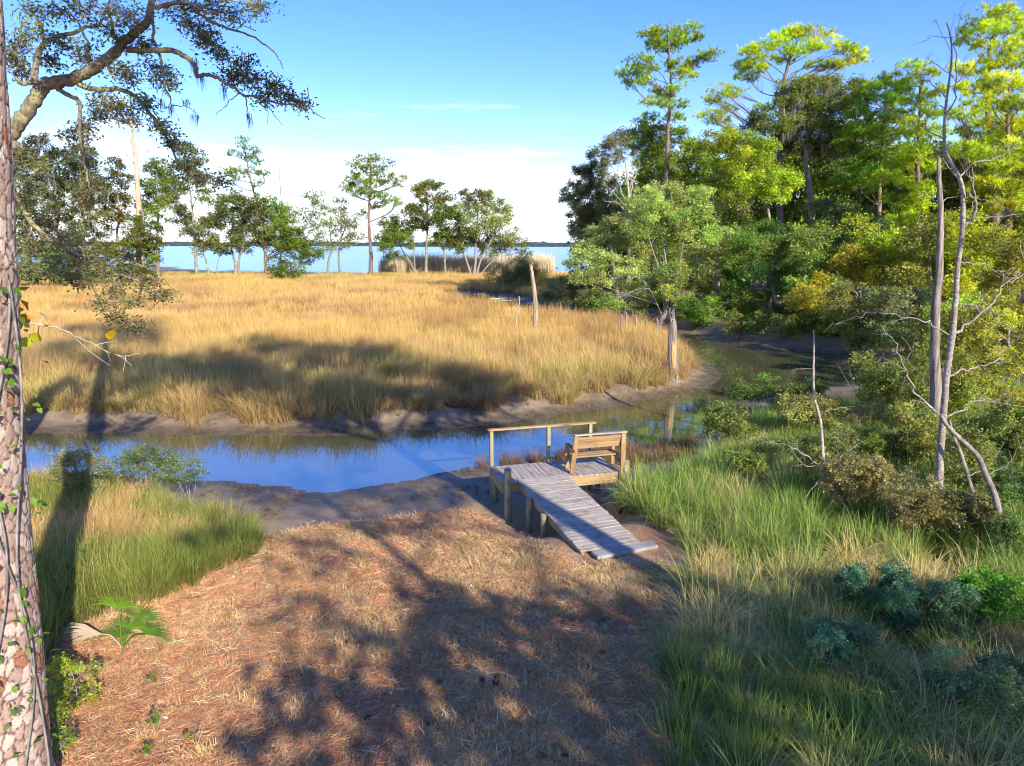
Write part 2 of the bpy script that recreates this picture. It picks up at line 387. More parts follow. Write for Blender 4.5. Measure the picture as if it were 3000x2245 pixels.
def hz(x, y):
    if HG is None: return float(height(np.array([x]), np.array([y]))[0])
    i = int(np.clip(np.searchsorted(gx, x) - 1, 0, len(gx) - 2)); j = int(np.clip(np.searchsorted(gy, y) - 1, 0, len(gy) - 2))
    u = min(max((x - gx[i]) / (gx[i + 1] - gx[i]), 0), 1); v = min(max((y - gy[j]) / (gy[j + 1] - gy[j]), 0), 1)
    return float((HG[j, i] * (1 - u) + HG[j, i + 1] * u) * (1 - v) + (HG[j + 1, i] * (1 - u) + HG[j + 1, i + 1] * u) * v)
def onground(px, py):
    """point where the pixel's ray meets the terrain"""
    z = 0.4
    for _ in range(12):
        p = G(px, py, z); z = 0.5 * z + 0.5 * hz(p[0], p[1])
    p = G(px, py, z); p[2] = hz(p[0], p[1]); return p

def axis(lo, hi, dense, step, grow=1.11, far_lo=None, far_hi=None):
    a = list(np.arange(lo, hi, step)); s = step; v = a[-1]
    while v < far_hi: s = min(s * grow, 400); v += s; a.append(v)
    s = step; v = lo; b = []
    while v > far_lo: s = min(s * grow, 400); v -= s; b.append(v)
    return np.array(b[::-1] + a)
gx = axis(-15, 16, 0, 0.24, 1.09, -3200, 3200); gy = axis(4, 44, 0, 0.24, 1.06, -500, 3300)
X, Y = np.meshgrid(gx, gy); Zt, ins, dd, lawn, forest, marsh = height(X.ravel(), Y.ravel(), True)
nx, ny = len(gx), len(gy); HG = Zt.reshape(ny, nx)
mb = MB(); ii = (np.arange(ny - 1)[:, None] * nx + np.arange(nx - 1)[None, :])
fa = np.stack([ii, ii + 1, ii + 1 + nx, ii + nx], -1).reshape(-1, 4)
xr, yr = X.ravel(), Y.ravel()
wm = np.where(lawn, 1 - sstep(2.1, 3.6, dd + (fbm(xr * .9, yr * .9, 9) - .5) * 2.4), np.where(forest, 1 - sstep(1.2, 2.2, dd), np.where(marsh, 1.0, 1.0)))
straw = np.clip(fbm(xr * 0.55, yr * 0.55, 21) * 1.0 + 0.25 * (xr < -1.2) * sstep(12, 7, yr), 0, 1)
mb.add(np.stack([xr, yr, Zt], 1), fa, np.stack([wm, straw, forest * 1.0], 1))

def ground_mat():
    m, nt, N = new_mat('ground_cover'); L = nt.links.new
    a = N('ShaderNodeAttribute', attribute_name='Col'); sp = N('ShaderNodeSeparateColor'); L(a.outputs['Color'], sp.inputs[0])
    g = N('ShaderNodeNewGeometry')
    def noise(s, d=5, r=0.55):
        n = N('ShaderNodeTexNoise'); n.inputs['Scale'].default_value = s; n.inputs['Detail'].default_value = d; n.inputs['Roughness'].default_value = r; L(g.outputs['Position'], n.inputs['Vector']); return n.outputs['Fac']
    def rng_(v, a0, a1, b0=0, b1=1):
        r = N('ShaderNodeMapRange'); r.inputs['From Min'].default_value = a0; r.inputs['From Max'].default_value = a1; r.inputs['To Min'].default_value = b0; r.inputs['To Max'].default_value = b1; L(v, r.inputs['Value']); return r.outputs[0]
    def mix(f, A, B):
        x = N('ShaderNodeMix', data_type='RGBA'); L(f, x.inputs['Factor'])
        for v, s in ((A, 'A'), (B, 'B')):
            if isinstance(v, tuple): x.inputs[s].default_value = (*v, 1)
            else: L(v, x.inputs[s])
        return x.outputs['Result']
    fine = noise(55, 6, 0.7); mid = noise(9, 5); big = noise(1.7, 4)
    grass = mix(rng_(fine, .35, .68), (0.30, 0.195, 0.10), (0.62, 0.44, 0.24))
    strw = mix(rng_(fine, .32, .68), (0.26, 0.125, 0.065), (0.55, 0.29, 0.155))
    ad = N('ShaderNodeMath', operation='ADD'); L(sp.outputs[1], ad.inputs[0]); L(rng_(mid, .25, .75, -.28, .28), ad.inputs[1])
    lawnc = mix(rng_(ad.outputs[0], .54, .70), grass, strw)
    mud = mix(rng_(big, .38, .62), (0.15, 0.115, 0.075), (0.27, 0.205, 0.13))
    mud = mix(rng_(fine, .5, .75), mud, (0.27, 0.215, 0.15))
    floor = mix(rng_(mid, .4, .6), (0.15, 0.095, 0.05), (0.26, 0.20, 0.085))
    up = mix(sp.outputs[2], lawnc, floor)
    colr = mix(sp.outputs[0], up, mud)
    p = N('ShaderNodeBsdfPrincipled'); L(colr, p.inputs['Base Color'])
    px = N('ShaderNodeSeparateXYZ'); L(g.outputs['Position'], px.inputs[0]); wz = N('ShaderNodeMath', operation='ADD'); L(px.outputs['Z'], wz.inputs[0]); L(rng_(mid, .3, .7, -.05, .05), wz.inputs[1])
    dryr = rng_(sp.outputs[0], 0, 1, .9, .6); wet = rng_(wz.outputs[0], .02, .12, .22, .75); mn = N('ShaderNodeMath', operation='MINIMUM'); L(dryr, mn.inputs[0]); L(wet, mn.inputs[1]); L(mn.outputs[0], p.inputs['Roughness'])
    dk = N('ShaderNodeVectorMath', operation='SCALE'); L(colr, dk.inputs[0]); L(rng_(wz.outputs[0], .0, .14, .55, 1.0), dk.inputs['Scale']); L(dk.outputs[0], p.inputs['Base Color']); p.inputs['Specular IOR Level'].default_value = 0.35
    b = N('ShaderNodeBump'); b.inputs['Strength'].default_value = 0.7; b.inputs['Distance'].default_value = 0.03
    h = N('ShaderNodeMath', operation='ADD'); L(fine, h.inputs[0]); L(mid, h.inputs[1]); L(h.outputs[0], b.inputs['Height']); L(b.outputs[0], p.inputs['Normal'])
    o = N('ShaderNodeOutputMaterial'); L(p.outputs[0], o.inputs['Surface']); return m
tag(mb.build('ground', ground_mat(), smooth=True), kind='structure')

def water_mat(name, base, sc, strength, gl, stretch=(1, 1, 1), rough=0.02):
    m, nt, N = new_mat(name); L = nt.links.new
    g = N('ShaderNodeNewGeometry'); mp = N('ShaderNodeMapping'); mp.inputs['Scale'].default_value = stretch; L(g.outputs['Position'], mp.inputs['Vector'])
    n = N('ShaderNodeTexNoise'); n.inputs['Scale'].default_value = sc; n.inputs['Detail'].default_value = 3; L(mp.outputs[0], n.inputs['Vector'])
    b = N('ShaderNodeBump'); b.inputs['Strength'].default_value = strength; b.inputs['Distance'].default_value = 0.05; L(n.outputs['Fac'], b.inputs['Height'])
    d = N('ShaderNodeBsdfDiffuse'); d.inputs['Color'].default_value = (*base, 1)
    s = N('ShaderNodeBsdfGlossy'); s.inputs['Roughness'].default_value = rough; s.inputs['Color'].default_value = (0.84, 0.97, 1.0, 1)
    L(b.outputs[0], s.inputs['Normal'])
    fr = N('ShaderNodeFresnel'); fr.inputs['IOR'].default_value = gl; L(b.outputs[0], fr.inputs['Normal'])
    x = N('ShaderNodeMixShader'); L(fr.outputs[0], x.inputs[0]); L(d.outputs[0], x.inputs[1]); L(s.outputs[0], x.inputs[2])
    o = N('ShaderNodeOutputMaterial'); L(x.outputs[0], o.inputs['Surface']); return m
def sheet(name, x0, x1, y0, y1, mat, z=0.0):
    b = MB(); b.add([[x0, y0, z], [x1, y0, z], [x1, y1, z], [x0, y1, z]], [[0, 1, 2, 3]])
    return tag(b.build(name, mat), kind='structure')
sheet('creek_water', -160, 160, 2, 117.98, water_mat('creek_water', (0.085, 0.080, 0.038), 1.6, 0.07, 4.6))
sheet('bay_water', -6000, 6000, 118, 9000, water_mat('bay_water', (0.13, 0.20, 0.33), 0.9, 0.9, 1.22, (1, 0.35, 1), 0.25))

# far shore across the bay: low wooded ridge
def far_shore(name, x0, x1, yy, hmax, seed):
    b = MB(); n = 260; xs = np.linspace(x0, x1, n); e = np.minimum(1, np.minimum(np.arange(n), n - 1 - np.arange(n)) / 14)
    h = (hmax * (0.55 + 0.9 * fbm(xs * 0.012, xs * 0 + seed, seed, 5)) * e)
    prof = [(-30, -0.4), (-12, 0.35), (0, 0.75), (25, 1.0), (160, 0.9), (240, -0.4)]
    V = np.array([[xs[i], yy + dy + 14 * math.sin(xs[i] * 0.004), max(-1, k * h[i] * (1 + 0.12 * math.sin(i * 2.3 + j)))] for j, (dy, k) in enumerate(prof) for i in range(n)])
    ii = (np.arange(len(prof) - 1)[:, None] * n + np.arange(n - 1)[None, :])
    c = jit((0.055, 0.075, 0.07), len(V), 0.25, 0.05)
    b.add(V, np.stack([ii, ii + 1, ii + 1 + n, ii + n], -1).reshape(-1, 4), c)
    return tag(b.build(name, M['colour']), kind='structure')
far_shore('far_shore', -2600, 520, 2700, 15, 3)
far_shore('far_shore_point', -330, 700, 1900, 8, 9)

# ------------------------------------------------------------------ dock, ramp, bench
W_DECK = wood_mat('weathered_deck', (0.22, 0.19, 0.155), (0.50, 0.435, 0.36), (0.37, 0.335, 0.295), (1.6, 36, 36), dirt=(0.16, 0.135, 0.11), dirtf=0.75)
W_TREAT = wood_mat('treated_lumber', (0.30, 0.19, 0.085), (0.50, 0.33, 0.15), (0.42, 0.32, 0.17), (1.5, 26, 26), dirt=(0.20, 0.15, 0.08), dirtf=0.4)
W_POST = wood_mat('green_post', (0.22, 0.20, 0.10), (0.40, 0.36, 0.20), (0.30, 0.26, 0.16), (1.5, 22, 22), dirt=(0.10, 0.09, 0.06), dirtf=0.6)
W_BENCH = wood_mat('bench_lumber', (0.22, 0.13, 0.055), (0.40, 0.255, 0.115), (0.33, 0.25, 0.15), (1.5, 24, 24), dirt=(0.22, 0.12, 0.05), dirtf=0.45)
def board_mesh(name, L, W, T, mat, bev=0.006, warp=0.0):
    bm = bmesh.new(); bmesh.ops.create_cube(bm, size=1.0)
    for v in bm.verts: v.co = Vector((v.co.x * L, v.co.y * W, v.co.z * T))
    bmesh.ops.bevel(bm, geom=list(bm.edges), offset=bev, segments=1, affect='EDGES', profile=0.5)
    me = bpy.data.meshes.new(name); bm.to_mesh(me); bm.free(); me.materials.append(mat); return me
def frame(x_axis, z_axis):
    x = Vector(x_axis).normalized(); z = Vector(z_axis); z = (z - x * z.dot(x)).normalized(); y = z.cross(x)
    return Matrix((x, y, z)).transposed()
def place(name, me, parent, c, x_axis, z_axis, roll=0.0):
    o = bpy.data.objects.new(name, me); COL.objects.link(o)
    q = (frame(x_axis, z_axis) @ Matrix.Rotation(roll, 3, 'X')).to_quaternion()
    o.rotation_mode = 'QUATERNION'; o.rotation_quaternion = q
    o.parent = parent; pl = parent.location if parent else Vector((0, 0, 0))
    o.location = Vector(c) - pl
    return o
ZD = 0.98                                         # deck top
A = Vector(G(1470.6, 1414.5, ZD)); Bc = Vector(G(1816.5, 1382, ZD))
U = (Bc - A); U.z = 0; DW = U.length; U.normalize(); Vv = Vector((-U.y, U.x, 0)); DD = 1.22; UP = Vector((0, 0, 1))
dock = thing('dock', 'small weathered wooden dock with one handrail at the creek bank', 'dock', (A.x, A.y, 0))
def dp(u, v, z): return A + U * u + Vv * v + Vector((0, 0, z - ZD))
# deck planks run towards the water
nb = 20; pw = (DW - 0.30) / nb
pm = board_mesh('plank', DD + 0.02, pw - 0.007, 0.036, W_DECK, 0.004)
for i in range(nb):
    place('plank', pm, dock, dp(0.30 + pw * (i + .5), DD / 2 + random.uniform(-.008, .008), ZD - 0.018 + random.uniform(-.003, .003)), Vv, UP, random.uniform(-.012, .012))
em = board_mesh('plank', DD + 0.03, 0.142, 0.036, W_DECK)
for k in range(2): place('plank', em, dock, dp(0.072 + 0.148 * k, DD / 2, ZD - 0.016), Vv, UP)
rim = board_mesh('rim_joist', DW - 0.02, 0.038, 0.235, W_TREAT)
place('rim_joist', rim, dock, dp(DW / 2, 0.021, ZD - 0.157), U, UP); place('rim_joist', rim, dock, dp(DW / 2, DD - 0.021, ZD - 0.157), U, UP)
rs = board_mesh('rim_joist', DD - 0.09, 0.038, 0.235, W_TREAT)
for u in (0.012, DW - 0.012, DW * .35, DW * .67): place('rim_joist', rs, dock, dp(u, DD / 2, ZD - 0.157), Vv, UP)
def square_post(name, c0, c1, w, d, mat, parent, x=None):
    c0 = Vector(c0); c1 = Vector(c1); me = board_mesh(name, (c1 - c0).length, w, d, mat)
    return place(name, me, parent, (c0 + c1) / 2, c1 - c0, x or Vv)
def gz(p): return hz(p.x, p.y)
RH = 0.93
for u in (0.055, DW * 0.52, DW - 0.30):
    p = dp(u, DD + 0.05, ZD); square_post('rail_post', (p.x, p.y, min(gz(p), 0) - 0.35), (p.x, p.y, ZD + RH), 0.089, 0.089, W_POST, dock)
hr = board_mesh('handrail', DW - 0.12, 0.14, 0.036, W_DECK)
place('handrail', board_mesh('handrail', DW - 0.12, 0.14, 0.036, W_TREAT), dock, dp((DW - 0.30) / 2 + 0.05, DD + 0.05, ZD + RH + 0.019), U, UP)
def round_post(name, c, r, z0, z1, mat, parent, lean=(0, 0)):
    b = MB(); n = 7; t = np.linspace(0, 1, n)
    P = np.stack([t * 0, t * 0, z0 + (z1 - z0) * t], 1); P[:, 0] += lean[0] * t; P[:, 1] += lean[1] * t
    tube(b, P, r * (1 + 0.03 * np.sin(t * 9)), 14)
    me = b.mesh(name, mat, False); o = obj_mesh(name, me, parent, Vector((c.x, c.y, 0)) - parent.location)
    b = MB(); a = np.linspace(0, 2 * np.pi, 14, endpoint=False); tp = P[-1] + [0, 0, r * .4 + .002]
    b.add(np.vstack([np.stack([np.cos(a) * r * 1.01 + tp[0], np.sin(a) * r * 1.01 + tp[1], a * 0 + tp[2] - .012], 1), tp + [0, 0, .004]]), np.stack([np.arange(14), (np.arange(14) + 1) % 14, np.full(14, 14)], 1))
    obj_mesh('cut_top', b.mesh('cut_top', W_DECK), o); return o
p = dp(0.10, -0.16, 0); round_post('piling', p, 0.085, gz(p) - 0.5, ZD + 0.36, W_POST, dock)
p = dp(DW + 0.12, -0.05, 0); round_post('piling', p, 0.095, gz(p) - 0.5, ZD + 0.25, W_POST, dock)
for u, v in ((0.10, DD - .14), (DW * .5, DD * .5), (DW - .12, DD - .14)):
    p = dp(u, v, 0); round_post('piling', p, 0.08, gz(p) - 0.5, ZD - 0.28, W_POST, dock)
# ramp
RT = dp(0.36, -0.005, ZD); FT = Vector(onground(1701, 1629)); FT.z = hz(FT.x, FT.y) + 0.06
WR = Vector(G(1881.6, 1609.8, FT.z)) - FT; WR.z = 0; RWd = 1.27
Dn = FT - RT; Ln = Dn.length; Dn.normalize(); Sx = Dn.cross(UP) * -1; Sx.z = 0; Sx.normalize()
if Sx.x < 0: Sx = -Sx
Nrm = Sx.cross(-Dn).normalized()
if Nrm.z < 0: Nrm = -Nrm
ramp = thing('ramp', 'sloping boardwalk ramp of grey cross planks leading up to the dock', 'ramp', (FT.x, FT.y, 0))
nr = 29; rw = Ln / nr; rm = board_mesh('plank', RWd, rw - 0.006, 0.036, W_DECK, 0.004)
for i in range(nr):
    c = RT + Dn * rw * (i + .5) + Sx * (RWd / 2 + random.uniform(-.012, .012)) + Nrm * (0.022 + random.uniform(-.004, .004))
    place('plank', rm, ramp, c, Sx, Nrm, random.uniform(-.02, .02))
sm = board_mesh('stringer', Ln - 0.03, 0.04, 0.17, W_TREAT)
for s in (0.05, RWd / 2, RWd - 0.05): place('stringer', sm, ramp, RT + Dn * (Ln / 2) + Sx * s - Nrm * 0.085, Dn, Nrm)
for t, s, top in ((0.27, -0.05, -0.03), (0.52, -0.05, -0.02), (0.27, RWd + .05, -0.10), (0.55, RWd + .05, -0.08)):
    p = RT + Dn * Ln * t + Sx * s; round_post('piling', p, 0.075, gz(p) - 0.4, p.z + top, W_POST, ramp)
slab = MB(); sc_ = FT + Dn * 0.15 + Sx * (RWd / 2 + 0.22)
W_SLAB = wood_mat('weathered_slab', (0.20, 0.185, 0.17), (0.40, 0.375, 0.35), (0.30, 0.29, 0.275), (3, 14, 14), dirt=(0.20, 0.18, 0.17), dirtf=0.6)
so = place('step_board', board_mesh('step_board', 1.32, 0.27, 0.07, W_SLAB, 0.012), None, (sc_.x, sc_.y, hz(sc_.x, sc_.y) + 0.035), Sx + Vector((0, 0.05, 0)), UP)
tag(so, 'wide grey plank lying on the ground at the foot of the ramp', 'plank')
# bench built against the front edge of the deck, its back to the camera
bx0 = 1.75 * DW / 2.95; bx1 = DW + 0.03
bench = thing('bench', 'honey coloured wooden bench standing on the dock with its back to the lawn', 'bench', tuple(dp(bx0, 0, ZD)))
BT = 1.02
def bpnt(u, z):  # on the leaning plane of the back; top leans toward the lawn
    return dp(u, 0.17 - 0.24 * (z / BT), ZD + z)
for u, low in ((bx0 + 0.03, -0.24), (bx1, None)):
    t = bpnt(u, BT)
    if low is None:
        q = dp(u, -0.10, 0); bt = Vector((q.x, q.y, gz(q) - 0.15))
    else: bt = dp(u, 0.17, ZD + 0.02)
    square_post('upright', bt, t, 0.045, 0.125, W_BENCH, bench, U)
    a = dp(u, 0.54, ZD + 0.02); square_post('leg', a, a + UP * 0.60, 0.045, 0.10, W_BENCH, bench, U)
    arm = board_mesh('armrest', 0.66, 0.10, 0.036, W_BENCH)
    place('armrest', arm, bench, dp(u, 0.24, ZD + 0.655), Vv, UP)
BL = bx1 - bx0 - 0.06
lean = (bpnt(0, 1) - bpnt(0, 0)).normalized(); bn = U.cross(lean).normalized()
sl = board_mesh('back_slat', BL, 0.145, 0.034, W_BENCH)
for z in (0.90, 0.748): place('back_slat', sl, bench, bpnt((bx0 + bx1) / 2 + .015, z) + bn * 0.0, U, bn, 0)
cap = board_mesh('top_rail', BL + 0.16, 0.15, 0.036, W_DECK)
place('top_rail', cap, bench, bpnt((bx0 + bx1) / 2 + .015, BT + 0.022), U, UP, -0.12)
st = board_mesh('seat_slat', BL, 0.13, 0.034, W_BENCH)
for k in range(3): place('seat_slat', st, bench, dp((bx0 + bx1) / 2 + .015, 0.16 + 0.145 * k, ZD + 0.43), U, UP)
apr = board_mesh('seat_rail', 0.46, 0.036, 0.10, W_BENCH)
for u in (bx0 + 0.085, bx1 - 0.055): place('seat_rail', apr, bench, dp(u, 0.33, ZD + 0.36), Vv, UP)

# ------------------------------------------------------------------ scattering (one 'stuff' object each, instances of small clump meshes)
def scatter(name, protos, P, rz, tilt, scl, tint, idx, label, cat):
    n = len(P); me = bpy.data.meshes.new(name); me.vertices.add(n); me.vertices.foreach_set('co', np.asarray(P, np.float32).ravel())
    def at_(nm, ty, key, arr): a = me.attributes.new(nm, ty, 'POINT'); a.data.foreach_set(key, np.asarray(arr).ravel())
    at_('rot', 'FLOAT_VECTOR', 'vector', np.stack([tilt[:, 0], tilt[:, 1], rz], 1).astype(np.float32))
    scl = np.asarray(scl, np.float32); scl = np.repeat(scl[:, None], 3, 1) if scl.ndim == 1 else scl
    at_('scl', 'FLOAT_VECTOR', 'vector', scl); at_('idx', 'INT', 'value', np.asarray(idx, np.int32))
    at_('tint', 'FLOAT_COLOR', 'color', np.concatenate([tint, np.ones((n, 1))], 1).astype(np.float32))
    o = bpy.data.objects.new(name, me); COL.objects.link(o)
    c = bpy.data.collections.new(name + '_clumps')
    for k, m_ in enumerate(protos): c.objects.link(bpy.data.objects.new('%s_clump_%02d' % (name, k), m_))
    ng = bpy.data.node_groups.new(name, 'GeometryNodeTree')
    ng.interface.new_socket('Geometry', in_out='INPUT', socket_type='NodeSocketGeometry'); ng.interface.new_socket('Geometry', in_out='OUTPUT', socket_type='NodeSocketGeometry')
    nn = ng.nodes.new; L = ng.links.new
    gi = nn('NodeGroupInput'); go = nn('NodeGroupOutput'); ip = nn('GeometryNodeInstanceOnPoints'); ci = nn('GeometryNodeCollectionInfo')
    ci.inputs['Collection'].default_value = c; ci.inputs['Separate Children'].default_value = True; ci.inputs['Reset Children'].default_value = True
    def na(nm, ty): x = nn('GeometryNodeInputNamedAttribute'); x.data_type = ty; x.inputs['Name'].default_value = nm; return x.outputs['Attribute']
    er = nn('FunctionNodeEulerToRotation'); L(na('rot', 'FLOAT_VECTOR'), er.inputs[0])
    L(gi.outputs[0], ip.inputs['Points']); L(ci.outputs[0], ip.inputs['Instance']); ip.inputs['Pick Instance'].default_value = True
    L(na('idx', 'INT'), ip.inputs['Instance Index']); L(er.outputs[0], ip.inputs['Rotation']); L(na('scl', 'FLOAT_VECTOR'), ip.inputs['Scale'])
    L(ip.outputs[0], go.inputs[0])
    md = o.modifiers.new('scatter', 'NODES'); md.node_group = ng
    return tag(o, label, cat, kind='stuff')
def clump(name, nb, h, spread, lean, w, c0, c1, mat, seg=3, hv=0.25, droop=0.5, cv=0.18):
    """a tuft of curved blades; colour runs from root c0 to tip c1"""
    b = MB(); n = nb
    a = rng.uniform(0, 2 * np.pi, n); r = spread * np.sqrt(rng.uniform(0, 1, n))
    base = np.stack([np.cos(a) * r, np.sin(a) * r, np.full(n, -0.03)], 1)
    H = h * np.clip(rng.normal(1, hv, n), .35, 1.6); ln = lean * np.clip(rng.normal(1, .5, n), .1, 2.5)
    az = a + rng.normal(0, .8, n); D = np.stack([np.cos(az), np.sin(az), 0 * az], 1)
    S = np.stack([-np.sin(az + rng.normal(0, .6, n)), np.cos(az), 0 * az], 1); S = unit(S)
    dr = droop * rng.uniform(0.2, 1.2, n)
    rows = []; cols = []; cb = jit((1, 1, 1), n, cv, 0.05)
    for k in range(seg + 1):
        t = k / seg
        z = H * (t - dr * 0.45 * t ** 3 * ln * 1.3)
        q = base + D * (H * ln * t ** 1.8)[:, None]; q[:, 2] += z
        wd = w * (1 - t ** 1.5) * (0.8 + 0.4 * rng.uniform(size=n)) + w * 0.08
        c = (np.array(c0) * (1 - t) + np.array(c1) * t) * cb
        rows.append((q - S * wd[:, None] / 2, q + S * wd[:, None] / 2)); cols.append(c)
    V = np.stack([x for pr in rows for x in pr], 1).reshape(-1, 3)     # n, 2(seg+1)
    C_ = np.stack([c for c in cols for _ in (0, 1)], 1).reshape(-1, 3)
    m_ = 2 * (seg + 1); bs = np.arange(n)[:, None] * m_
    f = np.concatenate([bs + np.array([2 * k, 2 * k + 1, 2 * k + 3, 2 * k + 2]) for k in range(seg)])
    b.add(V, f, C_); return b.mesh(name, mat)
def pts_in(poly, n, ymin=-1e9):
    poly = np.asarray(poly); lo = poly.min(0); hi = poly.max(0); out = np.zeros((0, 2))
    while len(out) < n:
        q = rng.uniform(lo, hi, (n * 2, 2)); q = q[inpoly(q[:, 0], q[:, 1], poly)]; out = np.vstack([out, q])
    return out[:n]
def wpoly(pix, z=0.6, Zf=Z0): return np.array([G(*Zf(*p), z)[:2] for p in pix])
def tilts(n, s): return rng.normal(0, s, (n, 2))

# ------------------------------------------------------------------ tree builder
def make_tree(name, label, cat, trunk, r0, clumps, kind='broad', leaf=0.2, dens=1.0, col=(0.06, 0.10, 0.02), bark='bark_oak', rtop=0.25,
              moss=0, seed=1, group=None, nsub=15, stems=None, limb_min=0.25, twigs=True, up=0.15, limb_r=0.32, bare=0.0, shell=0.25, spread=0.36, cv=0.22, sides=9, bright=1.0):
    """trunk: list of 3-D points, clumps: list of (centre, radii) in metres. One Empty > trunk, branches, crown (, moss)"""
    global rng
    rng = np.random.default_rng(seed)
    trunk = np.array(trunk, float); base = trunk[0].copy()
    root = thing(name, label, cat, base, group)
    nT = max(14, len(trunk) * 5); P = catmull(trunk, nT); t = np.linspace(0, 1, nT)
    rad = r0 * ((1 - t) ** 0.8 * (1 - rtop) + rtop) * (1 + 0.5 * np.exp(-t * nT / 2.2)); P[1:] += rng.normal(0, r0 * 0.12, (nT - 1, 3)) * [1, 1, 0.2]
    P[0, 2] -= 0.25
    tb = MB(); tube(tb, P, rad, sides, wob=0.06)
    for s in (stems or []):
        q = catmull(s[0], 12); tube(tb, q, np.linspace(s[1], s[1] * 0.4, 12), 7, wob=0.05)
    part(root, tb, 'trunk', M[bark], True)
    bb = MB(); lb = MB(); ms = MB()
    ztop = P[-1, 2]; zb = P[0, 2]
    allP = [(P, rad)] + [(catmull(s[0], 12), np.linspace(s[1], s[1] * .4, 12)) for s in (stems or [])]
    base_c = np.array(col, float) * bright
    if kind == 'broad': leaf = leaf * .76
    for (c, r) in clumps:
        c = np.array(c, float); r = np.array(r, float); rm = float(np.mean(r))
        best = None
        for (Q, qr) in allP:
            hd = np.hypot(Q[:, 0] - c[0], Q[:, 1] - c[1])
            want = c[2] - 0.55 * hd
            cost = np.abs(Q[:, 2] - want) + 0.35 * hd + 100 * (Q[:, 2] < zb + limb_min * (ztop - zb))
            k = int(np.argmin(cost))
            if best is None or cost[k] < best[0]: best = (cost[k], Q[k], qr[k])
        s0 = best[1]; br = min(best[2] * 0.6, max(0.015, rm * limb_r * 0.12 + 0.009 * np.linalg.norm(c - s0)))
        mid = (s0 + c) / 2 + rng.normal(0, 0.10, 3) * np.linalg.norm(c - s0); mid[2] += (0.12 if kind != 'pine' else -0.03) * np.linalg.norm(c - s0)
        tgt = c + np.array([0, 0, -0.15 * r[2]])
        Lb = catmull([s0, mid, tgt], 8); tube(bb, Lb, np.linspace(br, br * 0.45, 8), 6)
        vol = r[0] * r[1] * r[2]
        ns = int(nsub * rng.uniform(.8, 1.2))
        d = unit(rng.normal(size=(ns, 3))); rr = rng.uniform(shell, 1.0, (ns, 1)) ** 0.6
        if kind == 'pine': d[:, 2] = d[:, 2] * 0.8 + 0.1
        sc = c + d * rr * r
        ssz = rm * spread * rng.uniform(0.55, 1.25, ns); wts = ssz ** 2 / np.sum(ssz ** 2); cover = dens * math.pi * r[0] * r[2]
        if twigs:
            for k in range(ns):
                st_ = Lb[rng.integers(3, 8)]
                m_ = (st_ + sc[k]) / 2 + rng.normal(0, 0.08, 3) * rm
                tube(bb, [st_, m_, sc[k]], [br * 0.32, br * .2, br * 0.10], 3, cap=False)
                if bare > 0:
                    for _ in range(1):
                        e = sc[k] + d[k] * ssz[k] * 0.9 + rng.normal(0, .45, 3) * ssz[k]
                        tube(bb, [m_, sc[k] + rng.normal(0, .2, 3) * ssz[k], e], [br * 0.16, br * .1, br * 0.06], 3, cap=False)
        ccl = base_c * np.clip(1 + rng.normal() * cv, 0.6, 1.5) * (1 + rng.normal(size=3) * 0.06)
        if kind == 'none': continue
        for k in range(ns):
            if bare and rng.uniform() < bare: continue
            cs = ccl * np.clip(1 + rng.normal() * 0.18, .5, 1.6)
            if kind == 'pine':
                nt_ = int(max(2, cover * wts[k] / (0.075 * leaf * leaf * 9)))
                tp = sc[k] + rng.normal(0, 1, (nt_, 3)) * ssz[k] * np.array([0.62, 0.62, 0.34])
                nn_ = 9
                C_ = np.repeat(tp, nn_, 0); D_ = rng.normal(size=(len(C_), 3)); D_[:, 2] += 0.55
                needles(lb, C_ - unit(D_) * leaf * 0.15, D_, leaf * rng.uniform(.7, 1.25, len(C_)), leaf * 0.15, np.repeat(jit(cs, nt_, .2, .06), nn_, 0))
            else:
                nl = int(max(4, cover * wts[k] / (0.26 * leaf * leaf)))
                q = rng.normal(0, 1, (nl, 3)) * ssz[k] * np.array([0.6, 0.6, 0.42])
                leaf_tris(lb, sc[k] + q, leaf * rng.uniform(.45, 1.5, nl), leaf * 0.62 * rng.uniform(.6, 1.3, nl), jit(cs, nl, .24, .07), up)
        if moss:
            nm = int(moss * (2 + rm * 2.2))
            for _ in range(nm):
                q = sc[rng.integers(ns)] - np.array([0, 0, ssz[0] * 0.3]); ln = rng.uniform(.4, 1.3) * min(1.6, rm * 0.9)
                n_ = 16; o_ = rng.normal(0, 0.09 + 0.05 * rm, (n_, 3)) * [1, 1, .3]
                D_ = np.tile([0, 0, -1.0], (n_, 1)) + rng.normal(0, .10, (n_, 3)); needles(ms, q + o_, D_, ln * rng.uniform(.4, 1.1, n_), 0.05 + 0.06 * leaf, jit((0.27, 0.25, 0.21), n_, .2, .04))
    if bb.n: tag(part(root, bb, 'branches', M[bark], True), kind='stuff')
    if lb.n: tag(part(root, lb, 'crown', M['pine' if kind == 'pine' else 'leaf']), kind='stuff')
    if ms.n: tag(part(root, ms, 'hanging_moss', M['moss']), kind='stuff')
    rng = np.random.default_rng(seed + 1000)
    return root
def clumps_px(lst, Zf, Yc, depth=1.0, sd=0, yj=0.5):
    """[(x, y, rx, ry)] read off the picture at distance Yc -> clumps with a random depth offset"""
    g = np.random.default_rng(sd + 99); out = []
    k0 = np.array(Zf(1, 1)) - np.array(Zf(0, 0))
    for (x, y, rx, ry) in lst:
        px, py = Zf(x, y); c0 = at(px, py, Yc); wid = max(rx, ry) * k0[0] / F * Yc
        Y_ = Yc + g.uniform(-yj, yj) * depth; c = at(px, py, Y_); s = k0[0] / F * Y_
        out.append((c, (rx * s, 0.5 * (rx + ry) * s * 1.05, ry * s)))
    return out
